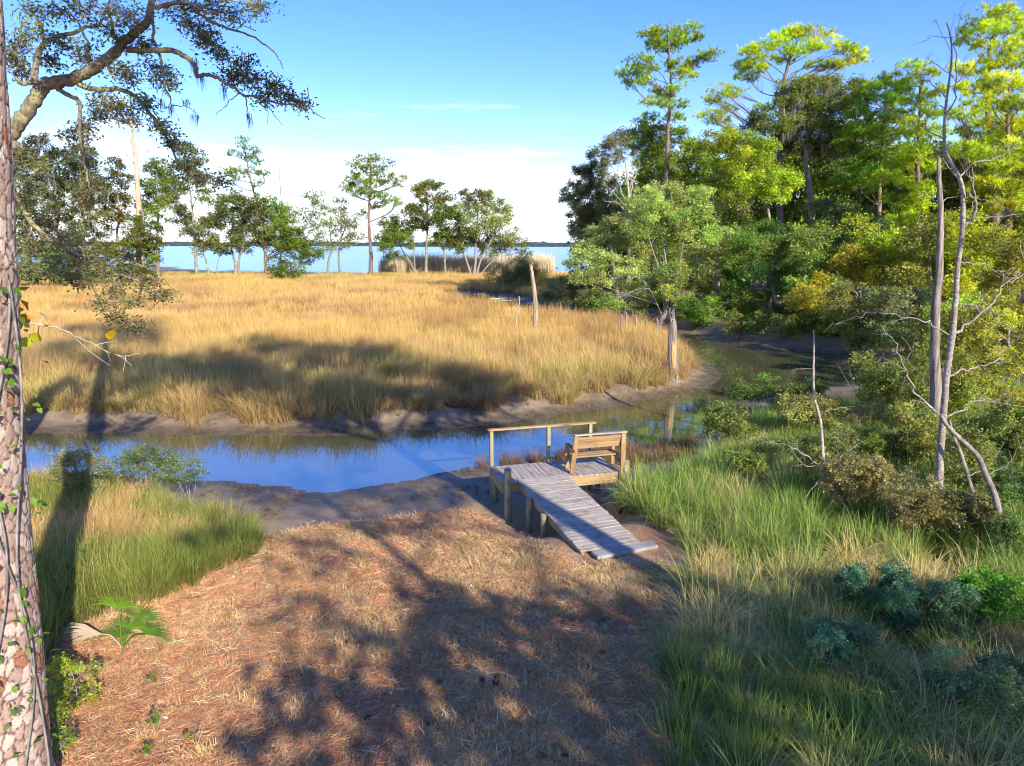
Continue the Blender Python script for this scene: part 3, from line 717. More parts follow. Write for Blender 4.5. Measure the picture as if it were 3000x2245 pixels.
def trunk_px(lst, Zf, Yc, lean=None):
    """first point is put on the ground, the others at the same distance"""
    P = []
    for k, (x, y) in enumerate(lst):
        px, py = Zf(x, y)
        p = at(px, py, Yc + (lean[k] if lean else 0))
        if k == 0: p[2] = hz(p[0], p[1])
        P.append(p)
    return P
OAK = (0.15, 0.21, 0.025); OAKD = (0.125, 0.15, 0.042); OAKP = (0.19, 0.22, 0.06); LIME = (0.20, 0.27, 0.02); PINE = (0.17, 0.245, 0.018); PINEY = (0.29, 0.36, 0.014); YEL = (0.17, 0.16, 0.02)

# ---- trees on the far edge of the marsh (about 130 m away)
YF = 128
def far_tree(name, label, trunk, r0, cl, Yc=YF, Zf=Z2, sd=1, **k):
    kw = dict(leaf=0.5, dens=3.4, bright=1.3, group='trees along the far edge of the marsh'); kw.update(k)
    return make_tree(name, label, 'tree', trunk_px(trunk, Zf, Yc), r0 * 0.72, [(c, tuple(1.16 * q for q in r)) for c, r in clumps_px(cl, Zf, Yc, 5, sd)], seed=sd, **kw)
far_tree('pine_tree', 'slim tall marsh edge tree with mossy side limbs, left of the open bay', [(300, 782), (290, 600), (278, 450), (262, 300), (252, 160)], 0.34,
    [(250, 150, 55, 35), (315, 195, 42, 35), (240, 230, 50, 30), (160, 285, 60, 40), (195, 340, 55, 40), (300, 290, 45, 35), (190, 420, 50, 45), (220, 490, 55, 45), (330, 380, 40, 30), (150, 360, 40, 50), (250, 560, 40, 30)], sd=11, col=OAKD, moss=1.2, bark='bark_oak')
far_tree('oak_tree', 'small leaning oak with drooping moss beside the slim tall tree', [(365, 785), (345, 700), (322, 650), (340, 570)], 0.28,
    [(350, 540, 50, 50), (385, 500, 45, 40), (355, 605, 55, 40), (330, 640, 40, 28), (385, 620, 30, 30)], sd=12, col=OAKP)
far_tree('oak_tree', 'short bare-stemmed pale sapling bending right over the mudflat', [(400, 784), (402, 730), (415, 680), (440, 645)], 0.16,
    [(435, 645, 35, 18), (415, 655, 25, 15), (455, 660, 22, 14)], sd=13, col=OAKD, bark='bark_pale')
far_tree('oak_tree', 'dark double-trunked oak with wide rounded head right of the leaning oak', [(500, 790), (488, 700), (470, 620), (480, 520), (490, 420)], 0.34,
    [(440, 420, 60, 45), (500, 395, 60, 40), (450, 490, 60, 45), (530, 460, 55, 45), (570, 500, 50, 45), (500, 560, 60, 45), (560, 580, 60, 45), (470, 610, 50, 35), (600, 440, 45, 45), (530, 640, 40, 30)], sd=14, col=OAKD,
    stems=[(trunk_px([(515, 788), (510, 700), (540, 600), (560, 500)], Z2, YF), 0.26)], moss=0.4)
far_tree('pine_tree', 'tall pine with bent top and layered branches near the bare snag', [(648, 782), (635, 620), (605, 440), (570, 310), (550, 210), (530, 105)], 0.36,
    [(525, 100, 36, 18), (545, 135, 40, 20), (595, 155, 35, 25), (485, 175, 32, 22), (560, 185, 40, 25), (590, 215, 35, 25), (500, 250, 50, 18), (455, 262, 50, 22), (560, 262, 50, 22), (630, 270, 38, 18), (600, 325, 26, 24), (470, 300, 50, 25)], sd=15, kind='pine', col=PINE, leaf=0.55, bark='bark_pine', dens=2.4)
far_tree('oak_tree', 'broad spreading oak in front of the bare snag', [(645, 782), (640, 680), (660, 580), (690, 480)], 0.34,
    [(630, 420, 50, 45), (690, 460, 60, 45), (745, 480, 60, 40), (640, 520, 55, 45), (710, 540, 60, 45), (780, 555, 55, 45), (630, 590, 50, 40), (700, 620, 55, 40), (770, 630, 60, 40), (830, 640, 55, 40), (850, 690, 60, 32), (880, 660, 40, 22), (800, 590, 45, 35)], sd=16, col=OAK, moss=0.3)
far_tree('oak_tree', 'airy twin-stemmed oak with thin pale top left of the round-headed pine', [(952, 776), (958, 700), (972, 640), (960, 520)], 0.32,
    [(880, 385, 45, 30), (920, 420, 45, 30), (860, 475, 40, 30), (1010, 430, 50, 40), (930, 500, 50, 40), (1060, 500, 55, 40), (1000, 540, 50, 40), (1090, 570, 40, 35), (900, 600, 50, 35), (960, 620, 55, 38), (1070, 610, 50, 28), (880, 540, 40, 30), (1120, 460, 25, 25)], sd=17, col=OAKP, dens=1.6,
    stems=[(trunk_px([(1017, 780), (1008, 690), (1020, 600), (1050, 520)], Z2, YF), 0.24)], bark='bark_grey')
far_tree('pine_tree', 'tall round-headed pine standing alone in the middle of the marsh edge', [(1168, 772), (1166, 640), (1158, 520), (1160, 420), (1168, 300), (1165, 195)], 0.48,
    [(1165, 192, 55, 24), (1115, 230, 55, 36), (1215, 230, 55, 36), (1075, 295, 50, 32), (1165, 290, 65, 45), (1245, 300, 40, 36), (1300, 290, 34, 22), (1310, 325, 28, 20), (1085, 365, 55, 28), (1170, 370, 70, 32), (1110, 340, 45, 30), (1245, 395, 55, 35), (1290, 420, 35, 28), (1210, 430, 45, 25), (1050, 330, 30, 22)], sd=18, kind='pine', col=PINE, leaf=0.55, bark='bark_pine', dens=2.8)
far_tree('oak_tree', 'low oak with two leaning pale stems right of the round-headed pine', [(1396, 784), (1368, 720), (1330, 660), (1295, 590)], 0.26,
    [(1250, 520, 55, 40), (1300, 555, 60, 45), (1235, 590, 45, 35), (1345, 600, 45, 40), (1280, 610, 55, 35), (1240, 640, 45, 25), (1290, 680, 45, 22), (1350, 540, 40, 35)], sd=19, col=OAK,
    stems=[(trunk_px([(1390, 782), (1385, 700), (1382, 620), (1370, 550)], Z2, YF), 0.18)], bark='bark_grey')
far_tree('gum_tree', 'slender yellow-green topped tree with straight dark trunk', [(1440, 768), (1446, 640), (1450, 520), (1448, 400), (1445, 340)], 0.36,
    [(1440, 335, 50, 32), (1395, 360, 35, 28), (1485, 330, 35, 26), (1460, 400, 55, 38), (1400, 470, 50, 36), (1480, 480, 50, 40), (1415, 520, 45, 35), (1370, 460, 40, 30), (1520, 380, 35, 25)], sd=20, col=(0.13, 0.14, 0.018), bark='bark_oak')
far_tree('oak_tree', 'bright green oak tucked between the slender tree and the many-stemmed oak', [(1540, 772), (1536, 690), (1530, 600), (1545, 480)], 0.28,
    [(1555, 430, 42, 36), (1535, 490, 50, 40), (1585, 480, 40, 36), (1520, 550, 50, 38), (1575, 560, 50, 40), (1540, 610, 60, 32), (1490, 600, 36, 28), (1600, 610, 40, 30)], sd=21, col=(0.095, 0.135, 0.018))
far_tree('oak_tree', 'large many-stemmed oak with fan of pale limbs at the marsh end', [(1680, 786), (1690, 700), (1690, 600), (1700, 480), (1690, 400)], 0.36,
    [(1640, 375, 36, 30), (1695, 395, 40, 34), (1745, 380, 32, 30), (1655, 445, 55, 40), (1740, 450, 50, 42), (1815, 430, 45, 30), (1835, 475, 34, 36), (1635, 520, 50, 42), (1715, 530, 60, 44), (1790, 530, 48, 42), (1645, 595, 55, 36), (1725, 610, 50, 38), (1795, 600, 45, 38), (1610, 640, 40, 26), (1760, 660, 45, 26)], sd=22, col=OAKP, bark='bark_pale',
    stems=[(trunk_px([(1672, 786), (1640, 690), (1610, 620), (1600, 540)], Z2, YF), 0.2), (trunk_px([(1690, 786), (1720, 690), (1770, 600), (1800, 500)], Z2, YF), 0.22), (trunk_px([(1700, 786), (1760, 720), (1800, 690), (1830, 640)], Z2, YF), 0.16)])
far_tree('oak_tree', 'small spreading oak with thin white stems, last before the creek mouth', [(1842, 786), (1840, 720), (1838, 660), (1850, 610)], 0.18,
    [(1875, 570, 42, 26), (1840, 605, 42, 32), (1900, 610, 42, 32), (1930, 660, 30, 30), (1850, 650, 50, 28), (1945, 700, 24, 18), (1815, 580, 25, 22)], sd=23, col=OAKP, bark='bark_pale', dens=1.9,
    stems=[(trunk_px([(1812, 780), (1822, 720), (1820, 660), (1830, 600)], Z2, YF), 0.12)])
far_tree('green_bush', 'dense rounded light green bush at the foot of the marsh edge trees', [(755, 815), (752, 780), (750, 740)], 0.2,
    [(750, 725, 60, 36), (710, 720, 45, 40), (795, 750, 42, 40), (740, 770, 70, 34), (690, 770, 45, 34), (790, 790, 40, 22), (720, 800, 50, 16)], Yc=112, sd=24, col=(0.12, 0.17, 0.03), dens=1.6)
def dead_tree(name, label, trunk, r0, brs, Yc, Zf, bark, sd, group=None, rtop=.2, sides=8, cat='dead tree', twig=3):
    global rng
    rng = np.random.default_rng(sd)
    P = catmull(trunk_px(trunk, Zf, Yc), len(trunk) * 5); P[1:] += rng.normal(0, r0 * .035, (len(P) - 1, 3)); b0 = P[0].copy(); P[0, 2] -= 0.3
    root = thing(name, label, cat, b0, group); t = np.linspace(0, 1, len(P))
    b = MB(); tube(b, P, r0 * (1 - t * (1 - rtop)) * (1 + .35 * np.exp(-t * 12)), sides, wob=.10); part(root, b, 'trunk', M[bark], True)
    b = MB(); k0 = (Zf(1, 1)[0] - Zf(0, 0)[0]) / F * Yc
    for br in brs:
        q = [at(*Zf(x, y), Yc) for (x, y) in br[0]]; L_ = np.linalg.norm(np.array(q[-1]) - q[0]); off = rng.uniform(-.45, .45) * L_
        for i in range(1, len(q)): q[i] = at(*Zf(*br[0][i]), Yc + off * i / (len(q) - 1))
        n_ = max(6, 4 * len(q)); c = catmull(q, n_); c[1:-1] += rng.normal(0, .012 * L_, (n_ - 2, 3))
        tube(b, c, np.linspace(br[1], br[1] * .22, n_), 6)
        for _ in range(twig):
            i = rng.integers(n_ // 3, n_ - 1); d = unit(c[min(i + 1, n_ - 1)] - c[i]) + rng.normal(0, .6, 3); e = c[i] + unit(d) * L_ * rng.uniform(.15, .35)
            tw = catmull([c[i], (c[i] + e) / 2 + rng.normal(0, .05, 3) * L_, e], 5); tube(b, tw, np.linspace(br[1] * .35, br[1] * .1, 5), 4)
            for _ in range(2):
                j = rng.integers(1, 4); e2 = tw[j] + unit(e - c[i] + rng.normal(0, .7, 3) * L_ * .3) * L_ * rng.uniform(.08, .18)
                tube(b, [tw[j], e2], [br[1] * .18, br[1] * .06], 3)
    if b.n: tag(part(root, b, 'branches', M[bark], True), kind='stuff')
    return root
dead_tree('dead_tree', 'thin bare grey snag poking above the marsh edge oaks', [(722, 790), (718, 600), (722, 430), (716, 330), (712, 240)], 0.2,
    [([(722, 420), (690, 370), (662, 345)], .07), ([(724, 430), (745, 360), (764, 340)], .07), ([(720, 340), (745, 280)], .05), ([(715, 300), (735, 240)], .04), ([(716, 350), (690, 310)], .05), ([(722, 440), (755, 405)], .05)], YF + 4, Z2, 'bark_grey', 31)

# ---- trees on the left, at the end of the marsh
def left_tree(name, label, trunk, r0, cl, Yc=104, sd=1, **k):
    kw = dict(leaf=0.44, dens=3.2, bright=1.2, group='trees closing the marsh on the left'); kw.update(k)
    return make_tree(name, label, 'tree', trunk_px(trunk, Z1, Yc), r0 * 0.7, clumps_px(cl, Z1, Yc, 6, sd), seed=sd, **kw)
left_tree('oak_tree', 'moss-hung dark oak closest to the big pine trunk on the left', [(150, 1500), (160, 1300), (140, 1100), (150, 900)], .45,
    [(160, 790, 70, 50), (200, 750, 50, 40), (110, 860, 60, 60), (190, 880, 70, 60), (110, 970, 60, 60), (190, 1000, 70, 60), (120, 1080, 60, 60), (200, 1110, 70, 60), (100, 1190, 50, 60), (180, 1230, 80, 60), (120, 1320, 70, 60), (210, 1340, 70, 50)], sd=41, col=OAKD, moss=1.6)
left_tree('oak_tree', 'tall green-topped oak second from the big pine trunk', [(310, 1500), (300, 1300), (320, 1100), (300, 900)], .45,
    [(290, 815, 55, 45), (340, 850, 55, 45), (260, 880, 50, 45), (320, 930, 70, 50), (270, 980, 55, 50), (360, 1000, 60, 50), (300, 1070, 70, 55), (260, 1160, 60, 60), (350, 1150, 60, 60), (300, 1260, 80, 50), (250, 1360, 70, 40), (350, 1350, 70, 50)], sd=42, col=(0.075, 0.10, 0.028), moss=1.4, Yc=108)
left_tree('oak_tree', 'greyish moss-draped oak left of the tall dead pine', [(440, 1500), (450, 1300), (440, 1100), (430, 900)], .45,
    [(420, 800, 55, 40), (470, 830, 55, 40), (390, 860, 45, 45), (450, 900, 70, 45), (500, 960, 60, 45), (410, 980, 65, 50), (470, 1050, 70, 50), (540, 1000, 50, 50), (410, 1110, 65, 50), (500, 1150, 70, 50), (450, 1220, 70, 50), (540, 1240, 60, 50), (400, 1300, 60, 50), (490, 1330, 70, 50)], sd=43, col=OAKD, moss=1.8, Yc=102)
left_tree('cedar_tree', 'yellowish-crowned tree just left of the tall dead pine', [(640, 1500), (630, 1300), (640, 1150), (630, 980)], .34,
    [(630, 870, 45, 40), (600, 940, 50, 40), (660, 960, 50, 40), (620, 1020, 60, 40), (580, 1080, 55, 40), (660, 1080, 55, 40), (600, 1160, 60, 45), (670, 1170, 50, 40)], sd=44, col=(0.16, 0.14, 0.03), Yc=106, moss=.8)
left_tree('cedar_tree', 'bushy yellow-green cedar in front of the tall dead pine', [(780, 1500), (770, 1380), (775, 1250), (770, 1150)], .34,
    [(760, 1180, 65, 45), (820, 1230, 55, 45), (720, 1240, 55, 45), (770, 1280, 70, 45), (830, 1320, 50, 45), (700, 1320, 70, 45), (770, 1370, 70, 45), (640, 1340, 70, 40), (560, 1340, 70, 40), (830, 1410, 50, 40), (620, 1400, 70, 40), (710, 1420, 70, 40), (520, 1400, 70, 40), (800, 1460, 50, 30)], sd=45, col=(0.14, 0.16, 0.018), Yc=98)
left_tree('pine_tree', 'dark green pine right of the tall dead pine', [(850, 1500), (850, 1300), (850, 1100), (845, 920)], .34,
    [(850, 885, 45, 35), (800, 900, 40, 32), (860, 950, 45, 36), (800, 990, 60, 40), (870, 1010, 50, 40), (820, 1060, 60, 40), (890, 1090, 50, 40), (780, 1110, 50, 40), (850, 1140, 55, 36)], sd=46, col=OAK, Yc=112)
left_tree('oak_tree', 'low tangled dark oak thicket at the foot of the left trees', [(330, 1515), (320, 1460), (330, 1400)], .35,
    [(130, 1430, 80, 50), (240, 1420, 80, 50), (340, 1410, 80, 50), (450, 1420, 80, 45), (180, 1480, 80, 40), (300, 1480, 90, 40), (430, 1480, 80, 35), (550, 1470, 80, 35)], sd=47, col=OAKD, Yc=92, limb_min=0)
dead_tree('dead_tree', 'tall bleached dead pine with broken side limbs among the left trees', [(752, 1490), (748, 1160), (735, 900), (712, 720), (706, 550)], .52,
    [([(722, 880), (690, 840), (650, 808)], .14), ([(740, 862), (770, 825), (812, 812)], .13), ([(712, 775), (690, 740), (676, 735)], .08), ([(716, 700), (760, 640), (770, 600)], .06), ([(708, 720), (650, 680), (600, 640)], .06), ([(744, 950), (775, 935)], .06)], 103, Z1, 'dead_tan', 48, rtop=.14)

# ---- trees on the far bank of the creek, right half of the picture
def bank_tree(name, label, trunk, r0, cl, Yc, sd, Zf=Z3, depth=4, **k):
    kw = dict(leaf=0.25, dens=2.1, group='trees on the wooded bank across the creek', limb_r=.12, nsub=18); kw.update(k); kw['dens'] *= 2.3; kw['leaf'] *= 1.12; kw.setdefault('bright', 1.85)
    cl = clumps_px(cl, Zf, Yc, depth, sd); cl = [(c, tuple(q * 1.30 for q in r)) for c, r in cl]
    return make_tree(name, label, 'tree', trunk_px(trunk, Zf, Yc), r0 * .62, cl, seed=sd, **kw)
bank_tree('pine_tree', 'tall slim pine with tiered flat tufts rising above the wooded bank', [(548, 1330), (552, 1000), (558, 780), (566, 560), (578, 400), (570, 260), (560, 140)], .36,
    [(555, 140, 55, 22), (660, 145, 45, 25), (500, 165, 45, 25), (600, 190, 55, 28), (560, 215, 60, 25), (490, 215, 45, 22), (690, 175, 30, 18), (430, 285, 55, 22), (390, 330, 50, 22), (460, 330, 45, 24), (400, 380, 48, 16), (470, 375, 45, 16), (740, 255, 45, 18), (700, 290, 45, 22), (620, 300, 55, 30), (640, 345, 45, 22), (530, 440, 55, 26), (590, 480, 45, 24), (500, 470, 40, 20), (610, 410, 40, 18), (480, 540, 35, 18), (590, 540, 40, 24)], 62, 61, kind='pine', col=PINE, leaf=.34, bark='bark_pine', dens=2.3)
bank_tree('pine_tree', 'broad umbrella-crowned pine behind the mossy oaks', [(1075, 1330), (1078, 1000), (1080, 700), (1085, 500), (1100, 380), (1130, 260), (1160, 190)], .5,
    [(1230, 150, 80, 26), (1130, 165, 65, 28), (1040, 195, 60, 28), (960, 235, 60, 30), (920, 290, 45, 28), (1000, 290, 60, 30), (1090, 260, 60, 30), (1190, 230, 65, 30), (1290, 210, 55, 28), (1380, 225, 55, 26), (1440, 270, 45, 24), (1360, 290, 50, 22), (1260, 300, 50, 22), (930, 350, 55, 24), (820, 420, 50, 26), (770, 460, 38, 22), (870, 430, 35, 18), (760, 535, 45, 24), (810, 560, 45, 22), (990, 500, 45, 20), (840, 500, 40, 18), (1450, 235, 35, 18)], 64, 62, kind='pine', col=PINEY, leaf=.34, bark='bark_pine', dens=2.1)
bank_tree('oak_tree', 'dark moss-bearded oak leaning over the creek at the left end of the bank', [(330, 1290), (300, 1150), (280, 1000), (290, 850)], .34,
    [(170, 780, 40, 30), (240, 740, 45, 35), (300, 700, 45, 40), (350, 640, 45, 35), (130, 880, 45, 35), (200, 870, 50, 40), (260, 830, 50, 40), (110, 930, 36, 30), (170, 980, 50, 35), (240, 950, 50, 40), (150, 1050, 40, 30), (220, 1060, 50, 40), (300, 960, 50, 40)], 76, 63, col=(0.11, 0.125, 0.05), moss=1.6, leaf=.24)
bank_tree('oak_tree', 'rounded green oak in front of the tall slim pine', [(470, 1290), (480, 1100), (490, 900), (500, 760)], .32,
    [(440, 600, 45, 32), (520, 620, 60, 36), (600, 640, 50, 36), (450, 680, 55, 40), (540, 700, 60, 40), (620, 720, 55, 40), (480, 760, 60, 36), (580, 790, 60, 40), (640, 820, 50, 40), (500, 830, 50, 36)], 66, 64, col=(0.13, 0.175, 0.022))
bank_tree('gum_tree', 'lime yellow broadleaf tree in the middle of the wooded bank', [(1035, 1300), (1035, 1050), (1000, 900), (970, 760)], .24,
    [(770, 670, 60, 40), (850, 640, 55, 36), (930, 650, 60, 36), (1000, 690, 60, 40), (900, 730, 65, 40), (980, 770, 65, 40), (1060, 800, 60, 40), (1120, 840, 55, 36), (1000, 850, 60, 36), (1060, 900, 50, 34), (930, 820, 55, 36), (820, 720, 55, 40)], 55, 65, col=LIME, leaf=.2)
bank_tree('oak_tree', 'olive oak filling the gap left of the lime yellow tree', [(800, 1300), (790, 1100), (780, 900), (780, 750)], .3,
    [(690, 690, 50, 36), (740, 740, 55, 40), (680, 770, 55, 40), (780, 800, 60, 40), (720, 840, 60, 40), (800, 870, 60, 40), (850, 800, 50, 36), (870, 900, 50, 40), (680, 860, 50, 36)], 60, 66, col=OAK, moss=.5)
bank_tree('oak_tree', 'huge live oak with long curtains of grey moss behind the lime tree', [(1240, 1330), (1230, 1100), (1220, 900), (1200, 750), (1210, 560)], .6,
    [(960, 560, 55, 30), (1060, 570, 65, 36), (1140, 420, 60, 36), (1220, 400, 65, 40), (1310, 400, 65, 40), (1180, 490, 65, 40), (1280, 490, 70, 40), (1370, 480, 60, 40), (1160, 570, 65, 40), (1260, 580, 70, 40), (1350, 580, 65, 40), (1180, 660, 60, 36), (1280, 670, 65, 40), (1110, 640, 55, 34), (1360, 680, 50, 36), (1120, 470, 50, 32), (1420, 420, 50, 36)], 62, 67, col=(0.115, 0.14, 0.03), moss=2.4, leaf=.21, limb_r=.35)
bank_tree('pine_tree', 'dark green pine right of the huge live oak', [(1530, 1330), (1535, 1000), (1545, 800), (1560, 600), (1570, 420)], .38,
    [(1500, 400, 60, 30), (1580, 380, 60, 30), (1450, 450, 60, 30), (1540, 470, 65, 32), (1620, 450, 55, 32), (1470, 530, 60, 32), (1560, 550, 65, 32), (1640, 540, 55, 32), (1430, 600, 60, 32), (1520, 620, 65, 34), (1610, 630, 60, 34), (1400, 680, 60, 34), (1480, 700, 65, 36), (1570, 710, 65, 36), (1420, 770, 60, 34), (1510, 790, 60, 34), (1380, 850, 60, 34), (1460, 860, 60, 34), (1660, 400, 40, 24)], 58, 68, kind='pine', col=(0.13, 0.21, 0.016), leaf=.34, dens=2.4, bark='bark_pine')
bank_tree('pine_tree', 'bright yellow-green pine behind the pale leafless tree', [(1720, 1330), (1720, 1000), (1715, 800), (1720, 600), (1725, 400)], .36,
    [(1690, 300, 45, 22), (1750, 340, 45, 24), (1690, 380, 50, 26), (1780, 420, 55, 30), (1700, 480, 55, 30), (1790, 520, 60, 32), (1690, 580, 60, 32), (1780, 620, 60, 34), (1700, 690, 60, 34), (1640, 760, 60, 34), (1740, 780, 65, 36), (1660, 850, 60, 34), (1750, 880, 60, 34), (1640, 930, 60, 34), (1720, 960, 60, 34), (1580, 830, 55, 34), (1640, 1020, 60, 34), (1740, 1040, 60, 34)], 52, 69, kind='pine', col=(0.24, 0.31, 0.014), leaf=.32, dens=2.2, bark='bark_pine')
bank_tree('pine_tree', 'tallest bright pine with open crown at the upper right corner', [(2080, 1330), (2075, 1000), (2060, 700), (2040, 450), (2050, 250), (2080, 120)], .5,
    [(2080, 55, 60, 22), (2150, 70, 50, 25), (2010, 100, 55, 25), (1970, 150, 45, 25), (2060, 130, 60, 25), (2140, 140, 55, 25), (2200, 110, 45, 30), (1930, 190, 40, 20), (2010, 210, 50, 22), (2110, 210, 60, 25), (2190, 200, 50, 30), (2080, 280, 60, 28), (2170, 290, 60, 30), (2000, 320, 55, 26), (1920, 320, 50, 24), (2250, 160, 50, 30), (2250, 260, 50, 30)], 50, 70, kind='pine', col=PINEY, leaf=.32, dens=2.2, bark='bark_pine')
bank_tree('pine_tree', 'dense lime pine mass at the right edge below the tallest pine', [(2140, 1330), (2140, 1000), (2130, 700), (2140, 400)], .4,
    [(2120, 370, 65, 32), (2020, 400, 60, 30), (1940, 420, 55, 30), (2200, 400, 60, 34), (2080, 460, 65, 34), (1990, 490, 60, 32), (2170, 490, 65, 36), (1920, 540, 60, 32), (2060, 560, 65, 36), (2150, 590, 65, 36), (1970, 610, 60, 34), (2080, 660, 65, 36), (2190, 680, 60, 36), (1930, 690, 55, 34), (2010, 730, 60, 34), (2120, 760, 65, 36), (2200, 800, 60, 36), (2040, 830, 60, 34), (2130, 870, 60, 34), (2000, 900, 55, 34), (2100, 960, 60, 34), (2200, 920, 60, 36), (2260, 560, 60, 40), (2260, 760, 60, 40)], 44, 71, kind='pine', col=(0.27, 0.34, 0.014), leaf=.3, dens=2.2, bark='bark_pine')
bank_tree('cedar_tree', 'wide grey-twigged green tree overhanging the creek bend behind the split snag', [(530, 1480), (560, 1400), (560, 1280), (545, 1150)], .30,
    [(470, 900, 55, 34), (560, 880, 60, 36), (640, 910, 60, 36), (720, 890, 45, 34), (420, 960, 55, 38), (520, 970, 65, 40), (620, 980, 65, 40), (710, 980, 60, 40), (790, 1000, 55, 38), (330, 1020, 50, 36), (430, 1050, 60, 40), (540, 1060, 65, 40), (650, 1070, 65, 40), (750, 1080, 60, 40), (840, 1090, 45, 36), (250, 1080, 45, 36), (330, 1120, 60, 40), (450, 1150, 65, 40), (570, 1160, 65, 40), (690, 1170, 65, 40), (790, 1180, 55, 40), (180, 1150, 45, 36), (250, 1200, 55, 40), (360, 1230, 60, 40), (480, 1250, 65, 40), (600, 1260, 65, 40), (720, 1270, 60, 40), (160, 1270, 45, 36), (250, 1300, 55, 38), (370, 1330, 60, 38), (490, 1350, 60, 36), (600, 1350, 60, 36), (700, 1340, 50, 36), (180, 1370, 45, 30), (300, 1390, 50, 28), (430, 1420, 45, 26), (120, 1210, 35, 30)], 55, 72, col=(0.175, 0.215, 0.06), leaf=.18, dens=1.7, bark='bark_grey', bare=.12, bright=2.1, depth=5, nsub=15, limb_r=.05, stems=[(trunk_px([(555, 1420), (480, 1340), (400, 1250), (330, 1180)], Z3, 55), .07), (trunk_px([(560, 1400), (650, 1300), (720, 1200), (760, 1100)], Z3, 55), .07), (trunk_px([(560, 1380), (520, 1250), (480, 1120), (460, 1000)], Z3, 55), .07), (trunk_px([(565, 1360), (620, 1200), (640, 1050), (640, 950)], Z3, 55), .07)])
bank_tree('oak_tree', 'glossy green oak at the water line right of the overhanging tree', [(1070, 1500), (1060, 1420), (1040, 1300), (1050, 1150)], .4,
    [(920, 1100, 60, 36), (1000, 1060, 60, 36), (1080, 1080, 60, 36), (1150, 1120, 60, 36), (1200, 1180, 50, 36), (900, 1180, 60, 38), (1000, 1150, 65, 40), (1100, 1180, 65, 40), (1180, 1240, 60, 36), (870, 1260, 55, 38), (960, 1250, 60, 38), (1060, 1270, 60, 38), (1150, 1310, 60, 34), (880, 1340, 50, 34), (1080, 1350, 55, 30), (1230, 1200, 50, 34)], 53, 73, col=(0.10, 0.165, 0.03), leaf=.165, bark='bark_oak', bright=2.1)
bank_tree('oak_tree', 'low bright bush-like oak hanging to the mud beside the split snag', [(720, 1500), (720, 1460), (715, 1420)], .2,
    [(690, 1420, 45, 34), (750, 1410, 50, 34), (700, 1470, 40, 26), (770, 1470, 45, 26), (640, 1400, 40, 28), (820, 1400, 50, 36), (870, 1420, 45, 36), (900, 1380, 45, 30)], 52, 74, col=(0.12, 0.19, 0.028), leaf=.15, limb_min=0, bright=2.1)
bank_tree('oak_tree', 'blue-green shaded oak between the glossy oak and the tangled shrubs', [(1360, 1480), (1350, 1380), (1340, 1250), (1330, 1120)], .3,
    [(1290, 960, 60, 36), (1370, 1000, 60, 36), (1290, 1050, 60, 36), (1400, 1080, 60, 36), (1480, 1040, 60, 36), (1340, 1130, 60, 36), (1450, 1150, 60, 36), (1520, 1120, 55, 36), (1300, 1330, 50, 30), (1560, 1060, 55, 36), (1540, 1190, 55, 36), (1440, 1230, 50, 32), (1600, 1140, 50, 34)], 56, 75, col=(0.085, 0.135, 0.045), leaf=.18, bright=2.1)
bank_tree('oak_tree', 'shadowy understory oak far inside the wood behind the huge live oak', [(1180, 1300), (1180, 1150), (1180, 1000)], .35,
    [(900, 940, 60, 36), (1000, 980, 60, 36), (1090, 1010, 50, 30), (1200, 1040, 50, 24), (1300, 880, 60, 40), (1230, 780, 60, 40), (1340, 780, 60, 40), (900, 1020, 60, 40)], 84, 76, col=OAK, leaf=.26, moss=2.0)
dead_tree('dead_tree', 'leafless grey bushy tree among the mossy oaks at the left end of the bank', [(385, 1290), (385, 1000), (380, 880), (370, 780), (360, 720)], .18,
    [([(385, 960), (340, 860), (310, 780), (290, 740)], .07), ([(384, 920), (410, 820), (440, 750)], .07), ([(378, 860), (350, 780), (335, 720)], .05), ([(380, 900), (400, 800), (395, 720)], .05), ([(386, 1000), (330, 940), (280, 930)], .06), ([(386, 980), (320, 900), (265, 850)], .05), ([(372, 800), (400, 740), (430, 700)], .04)], 64, Z3, 'twig_pale', 77, twig=6)
